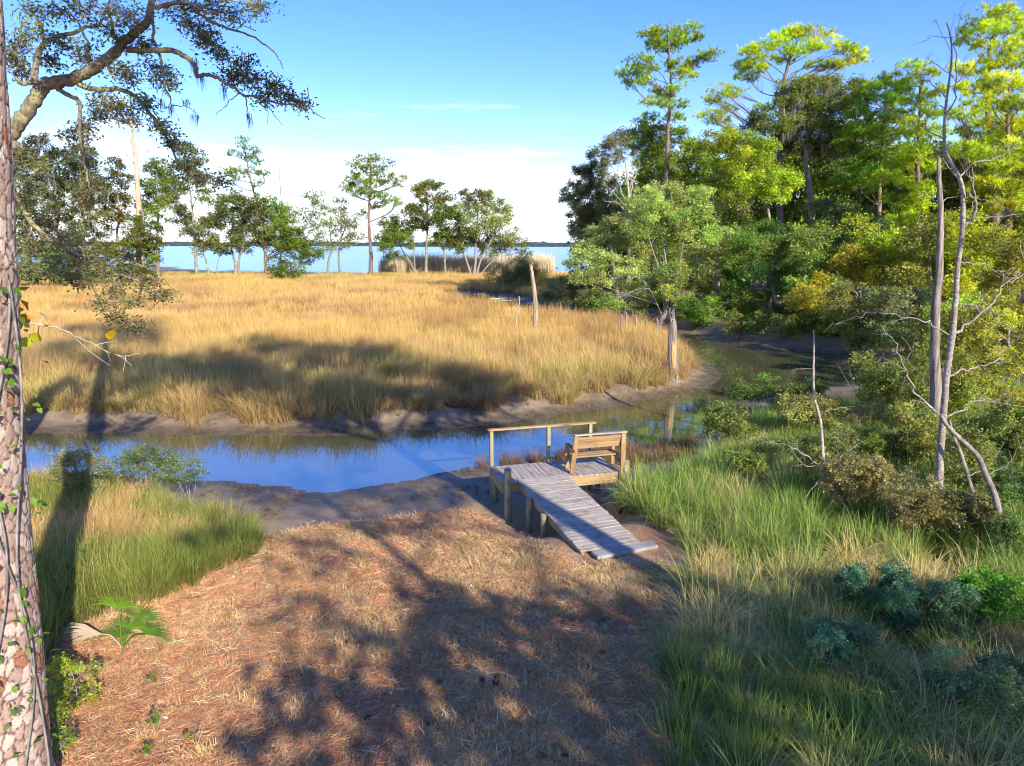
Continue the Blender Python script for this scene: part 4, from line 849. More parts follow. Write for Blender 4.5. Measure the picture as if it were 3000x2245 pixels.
# shrubs along the far bank and at the channel behind the marsh
for k, (x, y, Yc, w, h, lab, c) in enumerate([
    (1120, 610, 92, 60, 26, 'grey-green scrub at the creek mouth beside the leaning post', (0.13, 0.14, 0.05)),
    (1215, 655, 66, 45, 30, 'dull olive waterside shrub under the mossy oak', (0.10, 0.12, 0.04)),
    (1295, 672, 58, 50, 26, 'leafy waterside shrub left of the overhanging tree trunk', (0.11, 0.15, 0.03)),
    (1760, 660, 44, 60, 34, 'yellowing shrub on the bank right of the glossy oak', (0.22, 0.22, 0.02)),
    (1850, 600, 46, 60, 40, 'golden autumn shrub behind the sapling', YEL),
    (1690, 690, 50, 40, 20, 'small dark shrub on the shaded bank below the glossy oak', (0.08, 0.11, 0.03)),
    (1530, 690, 56, 40, 26, 'rounded bright shrub at the water line right of the split snag', (0.14, 0.19, 0.03)),
    (1610, 675, 55, 45, 30, 'olive shrub in the middle of the far bank', (0.13, 0.16, 0.03)),
    (1740, 710, 48, 45, 22, 'low dark green shrub at the water where the far bank bends', (0.10, 0.15, 0.03)),
    (1820, 720, 42, 45, 30, 'leafy yellow-green shrub over the water left of the sapling top', (0.20, 0.22, 0.025)),
    (1910, 740, 38, 50, 34, 'grey-green shrub over the far water right of the sapling', (0.15, 0.17, 0.045)),
    (1400, 665, 62, 50, 30, 'deep green shrub under the overhanging tree', (0.10, 0.14, 0.03)),
    (2030, 760, 33, 55, 40, 'olive shrub behind the foot of the dead dark trunk', (0.15, 0.18, 0.035)),
    (2150, 790, 29, 60, 45, 'yellowish shrub at the water near the right edge', (0.22, 0.23, 0.03))]):
    cl = [(x + dx * w, y - dy * h, w * .5, h * .5) for dx, dy in ((-.6, .2), (0, .1), (.6, .3), (-.3, .8), (.35, .9), (0, 1.3))]
    bank_tree('waterside_shrub', lab, [(x, y + h * .6), (x, y + h * .2), (x + 4, y - h * .6)], .09, cl, Yc, 90 + k, Zf=Z0, depth=2, leaf=.17, dens=1.6, col=c, limb_min=0, bark='bark_grey', group='shrubs along the far bank', bare=.15)
# deep wood behind the bank trees: nothing in the photo tells these apart
g_ = np.random.default_rng(5)
for k, (x, Yc, top, w) in enumerate([(1330, 92, 430, 60), (1430, 86, 380, 70), (1530, 90, 400, 70), (1640, 84, 350, 80), (1760, 82, 330, 80), (1880, 78, 300, 90), (1990, 74, 330, 90), (2100, 70, 300, 90), (2230, 66, 280, 100), (2380, 62, 250, 110), (2560, 60, 250, 120)]):
    cl = []
    for q in range(30):
        u = g_.uniform(-1, 1); v = g_.uniform(0, 1); cl.append((x + u * w * (1 - .3 * (1 - v)), top + v * (610 - top), 34 * g_.uniform(.8, 1.3), 30 * g_.uniform(.8, 1.2)))
    lab = 'background tree deep in the wood, ' + ['behind the moss-bearded oak', 'behind the rounded green oak', 'behind the trunk of the tall slim pine', 'behind the olive oak', 'behind the lime yellow tree', 'behind the umbrella-crowned pine', 'behind the huge live oak', 'behind the dark green pine', 'behind the bright yellow-green pine', 'behind the tallest pine', 'at the right edge'][k]
    bank_tree('background_tree', lab, [(x, 640), (x + 3, 560), (x - 4, (top + 560) / 2), (x, top + 10)], .4, cl, Yc, 200 + k, Zf=Z0, depth=8, leaf=.5, dens=1.35, nsub=12,
        col=[(0.12, 0.16, 0.03), (0.16, 0.19, 0.03), (0.11, 0.15, 0.035)][k % 3], moss=.8, bright=2.3, group='background trees deep in the wood')

# ------------------------------------------------------------------ the big pine at the left edge, with real bark plates
IDN = lambda x, y: (x, y)
def bark_pine_trunk():
    g = np.random.default_rng(77)
    nz_, nth = 480, 150; z = np.linspace(0.0, 9.6, nz_); th = np.linspace(0, 2 * np.pi, nth, endpoint=False)
    hz0 = hz(-5.1, 6.0)
    cx = np.interp(z, [0, 0.9, 8.4, 9.6], [-5.14, -5.11, -4.43, -4.32]) + 0.02 * np.sin(z * 1.3); cy = 6.0 + 0.03 * np.sin(z * 0.9)
    rad = np.interp(z, [0, 0.6, 1.3, 8.4, 9.6], [.42, .36, .335, .295, .28])
    cu, cz = 0.095, 0.15                                        # plate size
    nu = int(round(2 * np.pi * .36 / cu)); nzc = int(9.6 / cz) + 3
    ju = g.uniform(-.42, .42, (nzc, nu)); jz = g.uniform(-.42, .42, (nzc, nu)); tone = g.uniform(0, 1, (nzc, nu)); lift = g.uniform(0, 1, (nzc, nu))
    Tt, Zz = np.meshgrid(th, z); wx = 0.045 * (fbm(Tt * 7, Zz * 9, 14) - .5) + 0.02 * (fbm(Tt * 21, Zz * 27, 15) - .5)
    u = (Tt / (2 * np.pi) * nu + wx / cu); v = (Zz + 0.06 * (fbm(Tt * 8, Zz * 7, 16) - .5) + 0.025 * (fbm(Tt * 24, Zz * 22, 17) - .5)) / cz
    iu = np.floor(u).astype(int); iv = np.floor(v).astype(int)
    d1 = np.full(u.shape, 9.0); d2 = np.full(u.shape, 9.0); tn = np.zeros(u.shape); lf = np.zeros(u.shape)
    for a in (-1, 0, 1):
        for b in (-1, 0, 1):
            ku = (iu + a) % nu; kv = np.clip(iv + b, 0, nzc - 1)
            du = (iu + a + .5 + ju[kv, ku]) - u; dv = (iv + b + .5 + jz[kv, ku]) - v
            d = np.sqrt(du * du + dv * dv); m = d < d1
            d2 = np.where(m, d1, np.minimum(d2, d)); tn = np.where(m, tone[kv, ku], tn); lf = np.where(m, lift[kv, ku], lf); d1 = np.where(m, d, d1)
    e = d2 - d1; plate = sstep(0.015, 0.15, e)
    nn = fbm(Tt * 20, Zz * 30, 4)
    rr = rad[:, None] + plate * (0.010 + 0.012 * lf) + 0.007 * (nn - .5) - 0.008
    V = np.stack([cx[:, None] + rr * np.cos(Tt), cy[:, None] + rr * np.sin(Tt), hz0 - 0.15 + Zz], -1).reshape(-1, 3)
    c0 = np.array([0.075, 0.045, 0.03]); c1 = np.array([0.30, 0.215, 0.175]); c2 = np.array([0.42, 0.335, 0.285]); c3 = np.array([0.27, 0.125, 0.075])
    t_ = tn[..., None]; base = np.where(t_ < .07, c3, np.where(t_ < .6, c1, c2)) * (0.80 + 0.4 * nn[..., None])
    C_ = c0 * (1 - plate[..., None]) + base * plate[..., None]
    b = MB(); ii = np.arange(nz_ - 1)[:, None] * nth + np.arange(nth)[None, :]; jj = np.arange(nz_ - 1)[:, None] * nth + (np.arange(nth)[None, :] + 1) % nth
    b.add(V, np.stack([ii, jj, jj + nth, ii + nth], -1).reshape(-1, 4), C_.reshape(-1, 3))
    top = catmull([V[-nth:].mean(0), [-3.9, 6.0, 14], [-3.6, 6.1, 19], [-3.5, 6.2, 23]], 16); top[0, 2] -= .2
    return b, top
root = thing('pine_tree', 'big pine trunk with plated pinkish bark filling the left edge of the picture', 'tree', (-5.1, 6.0, hz(-5.1, 6.0)))
b, top = bark_pine_trunk(); bp_trunk = part(root, b, 'trunk', col_mat('pine_bark_plates', .85, .22, 60, .35), True)
b = MB(); tube(b, top, np.linspace(.31, .06, len(top)), 10); part(root, b, 'upper_trunk', M['bark_pine'], True)
lb = MB(); bb = MB(); g = np.random.default_rng(5); rng = np.random.default_rng(5)
for k in range(22):
    s0 = top[g.integers(5, 15)]; az = g.uniform(0, 2 * np.pi); L_ = g.uniform(2.0, 4.6) * (1 - (s0[2] - 12) / 22); e = s0 + np.array([math.cos(az) * L_, math.sin(az) * L_, g.uniform(.2, 1.2)])
    tube(bb, catmull([s0, (s0 + e) / 2 + [0, 0, -.2], e], 6), np.linspace(.07, .02, 6), 5)
    for q in range(7):
        c = s0 + (e - s0) * g.uniform(.45, 1.1) + g.normal(0, .55, 3); n_ = 150
        D_ = rng.normal(size=(n_, 3)); D_[:, 2] += .3; needles(lb, c + rng.normal(0, .32, (n_, 3)), D_, .26, .035, jit(PINE, n_, .2, .06))
tag(part(root, bb, 'branches', M['bark_pine'], True), kind='stuff'); tag(part(root, lb, 'crown', M['pine']), kind='stuff')

# climbing vine on that trunk: stem + single leaves sharing one mesh
def leaf_mesh(name, L_, W_, col, mat, lobes=1):
    b = MB(); pts = [(0, 0), (.18, .30), (.42, .5), (.70, .36), (1, 0), (.70, -.36), (.42, -.5), (.18, -.30)]
    V = [[x * L_, y * W_, -.18 * L_ * x * x + .10 * W_ * abs(y) * 2] for x, y in pts] + [[.45 * L_, 0, -.02 * L_]]
    b.add(V, [[i, (i + 1) % 8, 8] for i in range(8)], jit(col, 9, .10, .03)); return b.mesh(name, mat)
def trunk_at(px, py):
    y0 = 6.0; p = at(px, py, y0); z = p[2]
    return z
vine = thing('climbing_vine', 'green leafy vine climbing the big plated pine trunk', 'vine', (-4.7, 5.8, hz(-4.7, 5.8)))
def tr_surf(z, ang, off=.02):
    cx = np.interp(z, [0.9, 1.8, 9.3], [-5.10, -5.07, -4.40]); r = np.interp(z, [.9, 2.2, 9.3], [.43, .38, .32]) + off
    return np.array([cx + r * math.cos(ang), 6.0 + r * math.sin(ang), z])
g = np.random.default_rng(15)
b = MB()
for a0, w in ((-.55, .35), (-.95, .3), (-.25, .2)):
    tube(b, np.array([tr_surf(z, a0 + w * math.sin(z * 1.7 + a0 * 5), .015) for z in np.linspace(.9, 6.2, 40)]), .011, 5)
part(vine, b, 'stem', M['bark_grey'], True)
lm = [leaf_mesh('leaf', .12, .075, c, M['leaf']) for c in ((0.10, 0.22, 0.02), (0.15, 0.28, 0.03), (0.07, 0.15, 0.02))]
for zc, n_ in ((1.6, 5), (2.25, 14), (2.7, 16), (3.1, 10), (3.5, 9), (4.2, 14), (4.6, 10), (5.2, 12), (5.6, 16), (5.95, 12), (6.2, 10)):
    for q in range(n_):
        z = zc + g.normal(0, .13); a = g.normal(-.55, .40); p = tr_surf(z, a, .03 + abs(g.normal(0, .05)))
        o = obj_mesh('leaf', lm[g.integers(3)], vine, p - np.array(vine.location), (g.normal(0, .6), g.normal(.5, .5), a + g.normal(0, .9)), [g.uniform(.4, .85)] * 3)
# pale bare twig with a few autumn leaves reaching out beside the trunk
tw = [Z5(10, 240), Z5(140, 290), Z5(280, 320), Z5(400, 355), Z5(540, 420), Z5(640, 470), Z5(760, 500), Z5(850, 490)]
twig = thing('autumn_branch', 'thin pale branch with yellow and orange leaves crossing the marsh at left', 'branch', at(*tw[0], 6.6))
b = MB(); P = catmull([at(x, y, 6.55 + .12 * k) for k, (x, y) in enumerate(tw)], 30); rng = np.random.default_rng(3); P[2:-1] += rng.normal(0, .008, (27, 3)); tube(b, P, np.linspace(.010, .003, 30), 6)
for i in (7, 11, 14, 18, 20, 23, 25):
    e = P[i] + np.array([g.uniform(.05, .3), g.normal(0, .15), g.normal(0, .18)]); tube(b, catmull([P[i], (P[i] + e) / 2 + g.normal(0, .02, 3), e], 5), np.linspace(.006, .002, 5), 4)
part(twig, b, 'stem', M['twig_pale'], True)
yl = [leaf_mesh('leaf', .11, .10, c, M['leaf']) for c in ((0.65, 0.42, 0.01), (0.62, 0.22, 0.015), (0.45, 0.48, 0.03))]
for k, (x, y) in enumerate([(45, 70), (60, 130), (70, 215), (150, 200), (115, 260), (130, 120), (240, 320), (635, 375), (20, 345), (70, 405), (100, 90), (40, 190), (265, 250), (130, 340), (175, 370), (150, 330), (185, 395)]):
    p = at(*Z5(x, y), 6.6 + .08 * g.uniform(-1, 1)) ; obj_mesh('leaf', yl[[0, 2, 0, 1, 1, 2, 1, 0, 1, 2, 2, 0, 2, 2, 2, 2, 2][k]], twig, p - np.array(twig.location), (R(90) + g.normal(0, .5), g.normal(0, .6), g.uniform(-3, 3)), [g.uniform(.85, 1.25)] * 3)

# ------------------------------------------------------------------ foreground live oak reaching in from the left
YO = 14.5
oak = thing('live_oak', 'large live oak reaching in from the left with lichen-covered limbs and dark small leaves', 'tree', (-12.6, 14.6, hz(-12.6, 14.6)))
rng = np.random.default_rng(8); g = np.random.default_rng(9)
kpx = (1000 / 1839) / F * YO
b = MB(); bt = np.array([[-12.6, 14.6, hz(-12.6, 14.6) - .3], [-12.5, 14.6, 2.5], [-12.2, 14.5, 4.6], [-11.4, 14.5, 6.6], at(*Z1(40, 760), YO)])
tube(b, catmull(bt, 24), np.linspace(.55, .33, 24), 12, wob=.04); part(oak, b, 'trunk', M['bark_oak'], True)
limbs = [([(20, 790), (130, 660), (230, 540), (300, 460), (430, 440), (560, 370), (670, 270), (760, 190), (820, 110), (835, 20), (900, -120)], 78, 26, 0),
    ([(680, 268), (800, 258), (950, 270), (1060, 330), (1090, 385), (1150, 388), (1250, 460), (1330, 515), (1520, 560), (1640, 575), (1750, 640)], 30, 3, -1.2),
    ([(420, 450), (540, 490), (640, 488), (740, 550), (820, 640), (900, 750), (960, 860), (1050, 960), (1180, 1000)], 28, 6, .9),
    ([(300, 475), (400, 540), (440, 620), (430, 760), (470, 860), (490, 960), (470, 1080)], 24, 6, -.7),
    ([(205, 560), (190, 420), (190, 310), (250, 230), (400, 180), (520, 130), (620, 60)], 40, 8, 1.0),
    ([(280, 450), (220, 430), (110, 445), (80, 400), (110, 340), (60, 260)], 26, 8, -.8),
    ([(825, 60), (832, 200), (860, 330), (880, 450), (920, 560), (925, 620)], 16, 4, -.5),
    ([(835, 40), (1000, 15), (1080, 70), (1220, 140), (1380, 200), (1480, 300), (1530, 370)], 20, 3, .8),
    ([(1050, 60), (1200, 10), (1350, 30), (1480, 20)], 12, 3, 1.2), ([(500, 400), (480, 260), (420, 120), (330, 40)], 18, 5, .6),
    ([(640, 300), (600, 160), (560, 60), (600, -60)], 16, 5, -.9), ([(240, 230), (200, 120), (120, 60)], 14, 4, .3),
    ([(1330, 520), (1320, 590), (1345, 690)], 7, 3, -.2), ([(1290, 490), (1230, 570), (1165, 630)], 6, 2, -.2), ([(1380, 540), (1430, 600), (1440, 675)], 6, 2, -.3), ([(1420, 550), (1480, 620), (1525, 678)], 5, 2, .2),
    ([(920, 570), (1000, 590), (1080, 640)], 5, 2, -.2), ([(850, 690), (950, 745), (940, 730)], 4, 2, .2), ([(700, 560), (690, 470), (740, 420)], 8, 3, .3),
    ([(20, 800), (60, 1000), (160, 1180), (300, 1300), (420, 1390), (520, 1440), (640, 1470), (760, 1500), (880, 1590), (1000, 1630)], 30, 4, 1.6),
    ([(420, 1390), (470, 1540), (560, 1650), (700, 1740), (850, 1800)], 12, 3, 1.2), ([(60, 1000), (150, 950), (240, 900), (330, 870)], 14, 4, 1.0)]
tips = []
for (pl, w0, w1, off) in limbs:
    n_ = len(pl) * 4; q = [at(*Z1(x, y), YO + off * i / (len(pl) - 1) * 1.0) for i, (x, y) in enumerate(pl)]
    n_ *= 2; P = catmull(q, n_); jn = np.cumsum(rng.normal(0, .012, (n_, 3)), 0); jn -= np.linspace(0, 1, n_)[:, None] * jn[-1]; P = P + jn; b = MB(); tube(b, P, np.linspace(w0, w1, n_) * kpx * .5 * (1 + .08 * np.sin(np.arange(n_) * 1.9)), 10, wob=.04); part(oak, b, 'limb', M['bark_limb'], True)
oc = [(150, 60, 120, 70), (300, 60, 120, 80), (450, 70, 120, 70), (600, 50, 120, 70), (720, 110, 80, 60), (900, 30, 90, 40), (1020, 30, 70, 40), (1150, 50, 120, 50), (1270, 90, 110, 60), (1390, 40, 80, 45), (200, 170, 90, 70), (100, 240, 70, 60), (60, 310, 50, 60), (110, 380, 60, 50),
    (360, 230, 100, 60), (450, 310, 80, 50), (600, 180, 90, 60), (280, 330, 80, 50), (850, 370, 80, 50), (900, 440, 70, 40), (700, 420, 70, 45), (640, 380, 60, 40), (1090, 170, 60, 60), (1120, 230, 60, 40), (1190, 300, 70, 40), (1290, 350, 80, 50), (1370, 430, 90, 45), (1260, 420, 70, 40), (1470, 470, 80, 40), (1560, 520, 70, 35), (1620, 560, 50, 30), (1430, 530, 80, 30),
    (560, 540, 70, 45), (640, 590, 70, 45), (700, 640, 60, 40), (540, 610, 60, 40), (450, 690, 55, 40), (400, 740, 50, 40), (780, 560, 60, 35), (870, 690, 50, 40), (920, 760, 40, 30), (1000, 900, 60, 45), (1080, 960, 60, 40), (1190, 985, 60, 35), (470, 880, 50, 45), (490, 990, 45, 50), (460, 1080, 50, 50), (1000, 130, 60, 40), (770, 250, 60, 40),
    (120, 860, 60, 45), (180, 1000, 70, 60), (240, 920, 60, 40), (120, 1080, 60, 60), (240, 1200, 80, 60), (340, 1300, 90, 55), (180, 1320, 80, 55), (450, 1380, 90, 50), (300, 1420, 100, 50), (560, 1440, 90, 45), (680, 1480, 90, 45), (420, 1500, 90, 45), (790, 1540, 80, 45), (600, 1560, 90, 40), (880, 1590, 60, 35), (700, 1620, 80, 35), (560, 1640, 70, 40), (640, 1720, 70, 40), (740, 1760, 60, 35), (150, 1460, 90, 40)]
lb = MB(); bb = MB()
for (c, r) in clumps_px(oc, Z1, YO, 2.6, 5):
    c = np.array(c); r = np.array(r) * 1.05; ns = 16; d = unit(rng.normal(size=(ns, 3))); sc = c + d * rng.uniform(.2, 1, (ns, 1)) * r
    clump_leaf = jit((0.19, 0.205, 0.07), 1, .3, .08)[0]  # one random leaf colour for each clump
    for k in range(ns):
        tube(bb, [c + rng.normal(0, .12, 3), (c + sc[k]) / 2 + rng.normal(0, .07, 3), sc[k] + d[k] * .10], [.010, .006, .0035], 4, cap=False)
        nl = int(rng.integers(5, 21)); q = sc[k] + rng.normal(0, 1, (nl, 3)) * np.array([.11, .11, .085])
        leaf_quads(lb, q, .085 * rng.uniform(.7, 1.3, nl), .036 * rng.uniform(.8, 1.3, nl), jit(clump_leaf, nl, .3, .08), .05)
tag(part(oak, bb, 'twigs', M['bark_limb'], True), kind='stuff'); tag(part(oak, lb, 'crown', M['leaf']), kind='stuff')
ms = MB()
for (x, y, l) in [(1340, 640, .35), (920, 590, .3), (1050, 640, .3), (440, 760, .5), (1050, 340, .5), (1200, 480, .4), (480, 960, .6), (1000, 560, .2), (870, 560, .3), (1080, 430, .35)]:
    n_ = 26; p = at(*Z1(x, y - 20), YO); o_ = rng.normal(0, .035, (n_, 3)); needles(ms, p + o_, np.tile([0, 0, -1.], (n_, 1)) + rng.normal(0, .06, (n_, 3)), l * rng.uniform(.4, 1.1, n_), .012, jit((0.2, 0.2, 0.15), n_, .2, .04))
tag(part(oak, ms, 'hanging_moss', M['moss']), kind='stuff')

# ------------------------------------------------------------------ trees behind and right of the camera that cast the shade on lawn, ramp and marsh
pA = G(1802, 1614, .8); tA = 13.0; tb = np.array([pA[0] + .515 * tA, pA[1] - .857 * tA])
hb = hz(*tb)
make_tree('shade_oak', 'tall oak out of the picture to the right whose trunk shades the ramp', 'tree', [(tb[0], tb[1], hb), (tb[0] + .1, tb[1], 6), (tb[0] - .1, tb[1] + .1, 11), (tb[0] + .5, tb[1], 16), (tb[0] + .8, tb[1], 20)], .30,
    [((x, tb[1] + y, z), (r, r, r * .75)) for x, y, z, r in [(5, 0, 19, 1.9), (7.5, 1, 20.5, 1.8), (10, -1, 21, 1.9), (12, 1, 19.5, 1.8), (6.5, -1, 17, 1.9), (9, 1, 18, 2.0), (11.5, -1, 17, 1.9), (13.8, 0, 17, 1.8), (14.5, 1, 15, 1.6), (12, 1, 14.5, 1.7), (9, -1, 15, 1.8), (6, 1, 14.6, 1.5), (3.6, 0, 17.2, 1.5), (14.2, -1, 13, 1.3), (11, 0, 12.6, 1.2), (2, 0, 18, 1.6), (4, 1, 15.6, 1.6), (1.4, 0, 16.2, 1.4), (7.6, 0, 13.6, 1.3)]], leaf=.45, dens=3.4, col=OAK, seed=301, nsub=14, limb_min=.5)
make_tree('shade_oak', 'unseen broad low oak added behind the camera to shade the near lawn', 'tree', [(13.5, -9, hz(13.5, -9)), (13.4, -9, 3), (13.6, -9.2, 6), (13.2, -9, 9)], .42,
    [((x - 1.0, y, z + .9), (r, r, r * .8)) for x, y, z, r in [(8.6, -8, 8.2, 1.6), (10.6, -8, 9.0, 1.7), (12.8, -8.5, 9.2, 1.8), (15, -8, 9.0, 1.8), (17.4, -8, 8.6, 1.9), (8.7, -7.6, 6.2, 1.6), (11, -8, 6.6, 1.9), (13.5, -7, 6.4, 1.9), (16, -8, 6.4, 1.9), (18.5, -8, 6.4, 1.9), (9, -8, 4.2, 1.6), (11.5, -7, 4.4, 1.8), (14, -8, 4.0, 1.8), (17, -8, 4.2, 1.8), (20, -8, 7.6, 2), (20.5, -8, 5, 2), (9.6, -9.5, 7.4, 1.8), (12, -10, 7.6, 1.9), (15, -10, 7.4, 1.9)]], leaf=.5, dens=2.3, col=OAKD, seed=302, nsub=18, limb_min=.2)  # added unseen crown, shaped to shade the near lawn in place of a house
make_tree('shade_pine', 'open crowned pine behind the camera dappling the middle of the lawn', 'tree', [(11.5, -10.5, hz(11.5, -10.5)), (11.6, -10.4, 6), (11.4, -10.5, 11), (11.5, -10.4, 17)], .22,
    [((x, -10.5 + y, z), (r, r, r * .6)) for x, y, z, r in [(9.2, 0, 12.4, 1.0), (11.2, 1, 12.2, 1.1), (13.4, 0, 12.3, 1.1), (10.2, -.6, 13.8, .9), (12.4, .6, 14.2, 1.0), (9.4, .6, 15.4, .9), (11.2, 0, 16.2, 1.0), (15.2, 0, 12, 1.1), (8.4, -.5, 14.4, .8), (13, 0, 16, .8), (12.2, 0, 14.6, .9), (13.8, .4, 15.2, 1.0), (14.8, -.4, 16, .9), (11.4, 0, 15.6, .9), (13.2, .5, 16.8, .9), (14.4, 0, 14.2, .8)]], leaf=.3, dens=1.1, col=PINE, kind='pine', seed=303, bark='bark_pine', limb_min=.55)

# ------------------------------------------------------------------ grasses and litter
rng = np.random.default_rng(50)
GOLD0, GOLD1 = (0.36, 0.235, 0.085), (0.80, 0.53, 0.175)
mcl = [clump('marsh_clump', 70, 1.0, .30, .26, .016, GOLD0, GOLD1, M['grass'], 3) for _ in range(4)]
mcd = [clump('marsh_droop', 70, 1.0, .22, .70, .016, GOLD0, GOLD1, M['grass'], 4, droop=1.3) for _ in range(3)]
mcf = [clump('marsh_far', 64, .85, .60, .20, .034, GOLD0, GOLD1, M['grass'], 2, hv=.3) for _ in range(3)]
# everything between creek, channel and tree line
def marsh_pts(n, x0, x1, y0, y1, edge=1.35):
    q = np.stack([rng.uniform(x0, x1, n), rng.uniform(y0, y1, n)], 1); z, ins, d, lw, fo, ma = height(q[:, 0], q[:, 1], True)
    ok = ma & (d > edge + 1.3 * (fbm(q[:, 0] * 1.1, q[:, 1] * 1.1, 41) - .55)) & (np.abs(q[:, 0]) < 0.84 * q[:, 1] + 5) & (q[:, 1] < shore(q[:, 0]) - 3); return q[ok], z[ok], d[ok]
def marsh_tint(q, d):
    n1 = fbm(q[:, 0] * .07, q[:, 1] * .05, 31); n2 = fbm(q[:, 0] * .5, q[:, 1] * .4, 32); fr = sstep(46, 30, q[:, 1])
    t = np.ones((len(q), 3)) * (0.80 + 0.45 * n2[:, None])
    green = sstep(.50, .66, n2) * (.2 + .2 * fr) + sstep(100, 125, q[:, 1]) * .45 * sstep(.4, .6, n1)
    pale = sstep(.58, .70, n1) * .5
    t *= 1 + green[:, None] * (np.array([.62, .92, .62]) - 1); t *= 1 + pale[:, None] * (np.array([1.0, .98, 1.25]) - 1)
    t *= 1 + fr[:, None] * (np.array([.92, .97, 1.10]) - 1)
    br = sstep(.52, .64, fbm(q[:, 0] * .19 + 7, q[:, 1] * .13, 36)); t *= 1 + br[:, None] * (np.array([.74, .70, .78]) - 1)
    return t
q, z, d = marsh_pts(15000, -46, 30, 20, 52, 1.3); edge_ = d < 2.6
n = len(q); idx = np.where(edge_, 4 + rng.integers(0, 3, n), rng.integers(0, 4, n)); sc_ = rng.uniform(.8, 1.25, n) * np.where(edge_, .85, .95) * (.62 + .72 * fbm(q[:, 0] * .45, q[:, 1] * .45, 38))
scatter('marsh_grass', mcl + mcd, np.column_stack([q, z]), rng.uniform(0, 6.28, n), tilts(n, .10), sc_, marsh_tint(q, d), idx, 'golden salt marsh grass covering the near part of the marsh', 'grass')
q, z, d = marsh_pts(24000, -120, 45, 52, 140, 1.8); n = len(q)
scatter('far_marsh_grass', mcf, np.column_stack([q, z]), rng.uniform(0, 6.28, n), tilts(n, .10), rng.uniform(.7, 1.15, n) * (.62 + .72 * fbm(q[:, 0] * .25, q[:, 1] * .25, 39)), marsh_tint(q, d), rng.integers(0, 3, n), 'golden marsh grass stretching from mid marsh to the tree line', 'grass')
# tall pale reeds beyond the trees
n = 2600; q = np.stack([rng.uniform(-26, 8, n), rng.uniform(136, 146, n)], 1)
scatter('reed_bed', [clump('reed', 40, 1.0, .55, .12, .05, (0.55, 0.45, 0.28), (0.88, 0.76, 0.52), M['grass'], 2) for _ in range(3)], np.column_stack([q, np.maximum(height(q[:, 0], q[:, 1]), -.1)]), rng.uniform(0, 6.28, n), tilts(n, .05), np.stack([rng.uniform(1, 1.4, n)] * 2 + [rng.uniform(2.2, 3.4, n)], 1), np.ones((n, 3)) * rng.uniform(.85, 1.1, (n, 1)), rng.integers(0, 3, n), 'tall pale reeds behind the marsh edge trees by the bay', 'reeds')

# green sedge on both near banks
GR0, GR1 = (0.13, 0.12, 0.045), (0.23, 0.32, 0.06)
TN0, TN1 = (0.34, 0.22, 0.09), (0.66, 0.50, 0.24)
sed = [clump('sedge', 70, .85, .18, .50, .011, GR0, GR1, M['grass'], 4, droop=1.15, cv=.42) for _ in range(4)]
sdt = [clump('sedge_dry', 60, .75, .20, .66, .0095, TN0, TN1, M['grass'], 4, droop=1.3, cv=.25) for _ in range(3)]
def bank_grass(name, poly, n, dryf, lab, hs, tint=(1, 1, 1), seed=1):
    q = pts_in(poly, n); z, ins, d, lw, fo, ma = height(q[:, 0], q[:, 1], True); ok = lw & (d > .5); q, z = q[ok], z[ok]; n = len(q)
    pn = fbm(q[:, 0] * .55, q[:, 1] * .55, seed); dry = pn + rng.normal(0, .10, n) < dryf
    idx = np.where(dry, 4 + rng.integers(0, 3, n), rng.integers(0, 4, n)); tv = np.array(tint) * (0.75 + .5 * fbm(q[:, 0] * 1.3, q[:, 1] * 1.3, seed + 5)[:, None])
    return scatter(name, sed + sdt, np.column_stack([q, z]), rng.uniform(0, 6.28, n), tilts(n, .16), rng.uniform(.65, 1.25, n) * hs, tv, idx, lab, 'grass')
left_poly = wpoly([(60, 1010), (250, 1020), (380, 1085), (470, 1110), (560, 1150), (545, 1205), (470, 1255), (380, 1300), (250, 1345), (120, 1385), (90, 1500), (30, 1500)], .6)
bank_grass('left_bank_sedge', left_poly, 1200, .50, 'clumps of green and tan sedge on the near bank at left', .70, (1.45, 1.3, 1.1), 61)
right_poly = wpoly([(1350, 1058), (1450, 1040), (1530, 1005), (1565, 945), (1640, 885), (1800, 865), (2300, 850), (2900, 920), (3000, 1660), (2600, 1900), (1500, 1900), (1455, 1660), (1430, 1500), (1480, 1330), (1490, 1230), (1410, 1150), (1345, 1095)], .6)
bank_grass('right_bank_grass', right_poly, 4800, .39, 'tangle of long green and straw grass covering the near bank at right', .80, (1.5, 1.7, 1.45), 62)
# thin marsh stalks at the water edge around the dock and behind its rail
q = pts_in(wpoly([(1000, 1012), (1060, 985), (1250, 975), (1420, 960), (1500, 955), (1500, 1000), (1380, 1015), (1220, 1000), (1110, 1000), (1045, 1010)], .1), 130); n = len(q)
scatter('dock_reeds', sdt, np.column_stack([q, np.maximum(height(q[:, 0], q[:, 1]), -.1)]), rng.uniform(0, 6.28, n), tilts(n, .12), rng.uniform(.35, .7, n), np.tile([.62, .52, .5], (n, 1)), rng.integers(0, 3, n), 'thin brown dead stalks at the water edge behind the dock', 'reeds')

# stubble and wrack on the mud of both banks
q = np.stack([rng.uniform(-16, 12, 9000), rng.uniform(14, 34, 9000)], 1); z, ins, d, lw_, fo, ma = height(q[:, 0], q[:, 1], True)
ok = ~ins & (d > .25) & (d < np.where(ma, 1.6, 2.6)) & (fbm(q[:, 0] * 1.4, q[:, 1] * 1.4, 71) > .50); q = q[ok]; z = z[ok]; n = len(q)
scatter('mud_stubble', sdt, np.column_stack([q, z]), rng.uniform(0, 6.28, n), tilts(n, .5), rng.uniform(.06, .26, n), np.ones((n, 3)) * rng.uniform(.35, .9, (n, 1)), rng.integers(0, 3, n), 'short dead stubble and wrack on the creek mud', 'stubble')

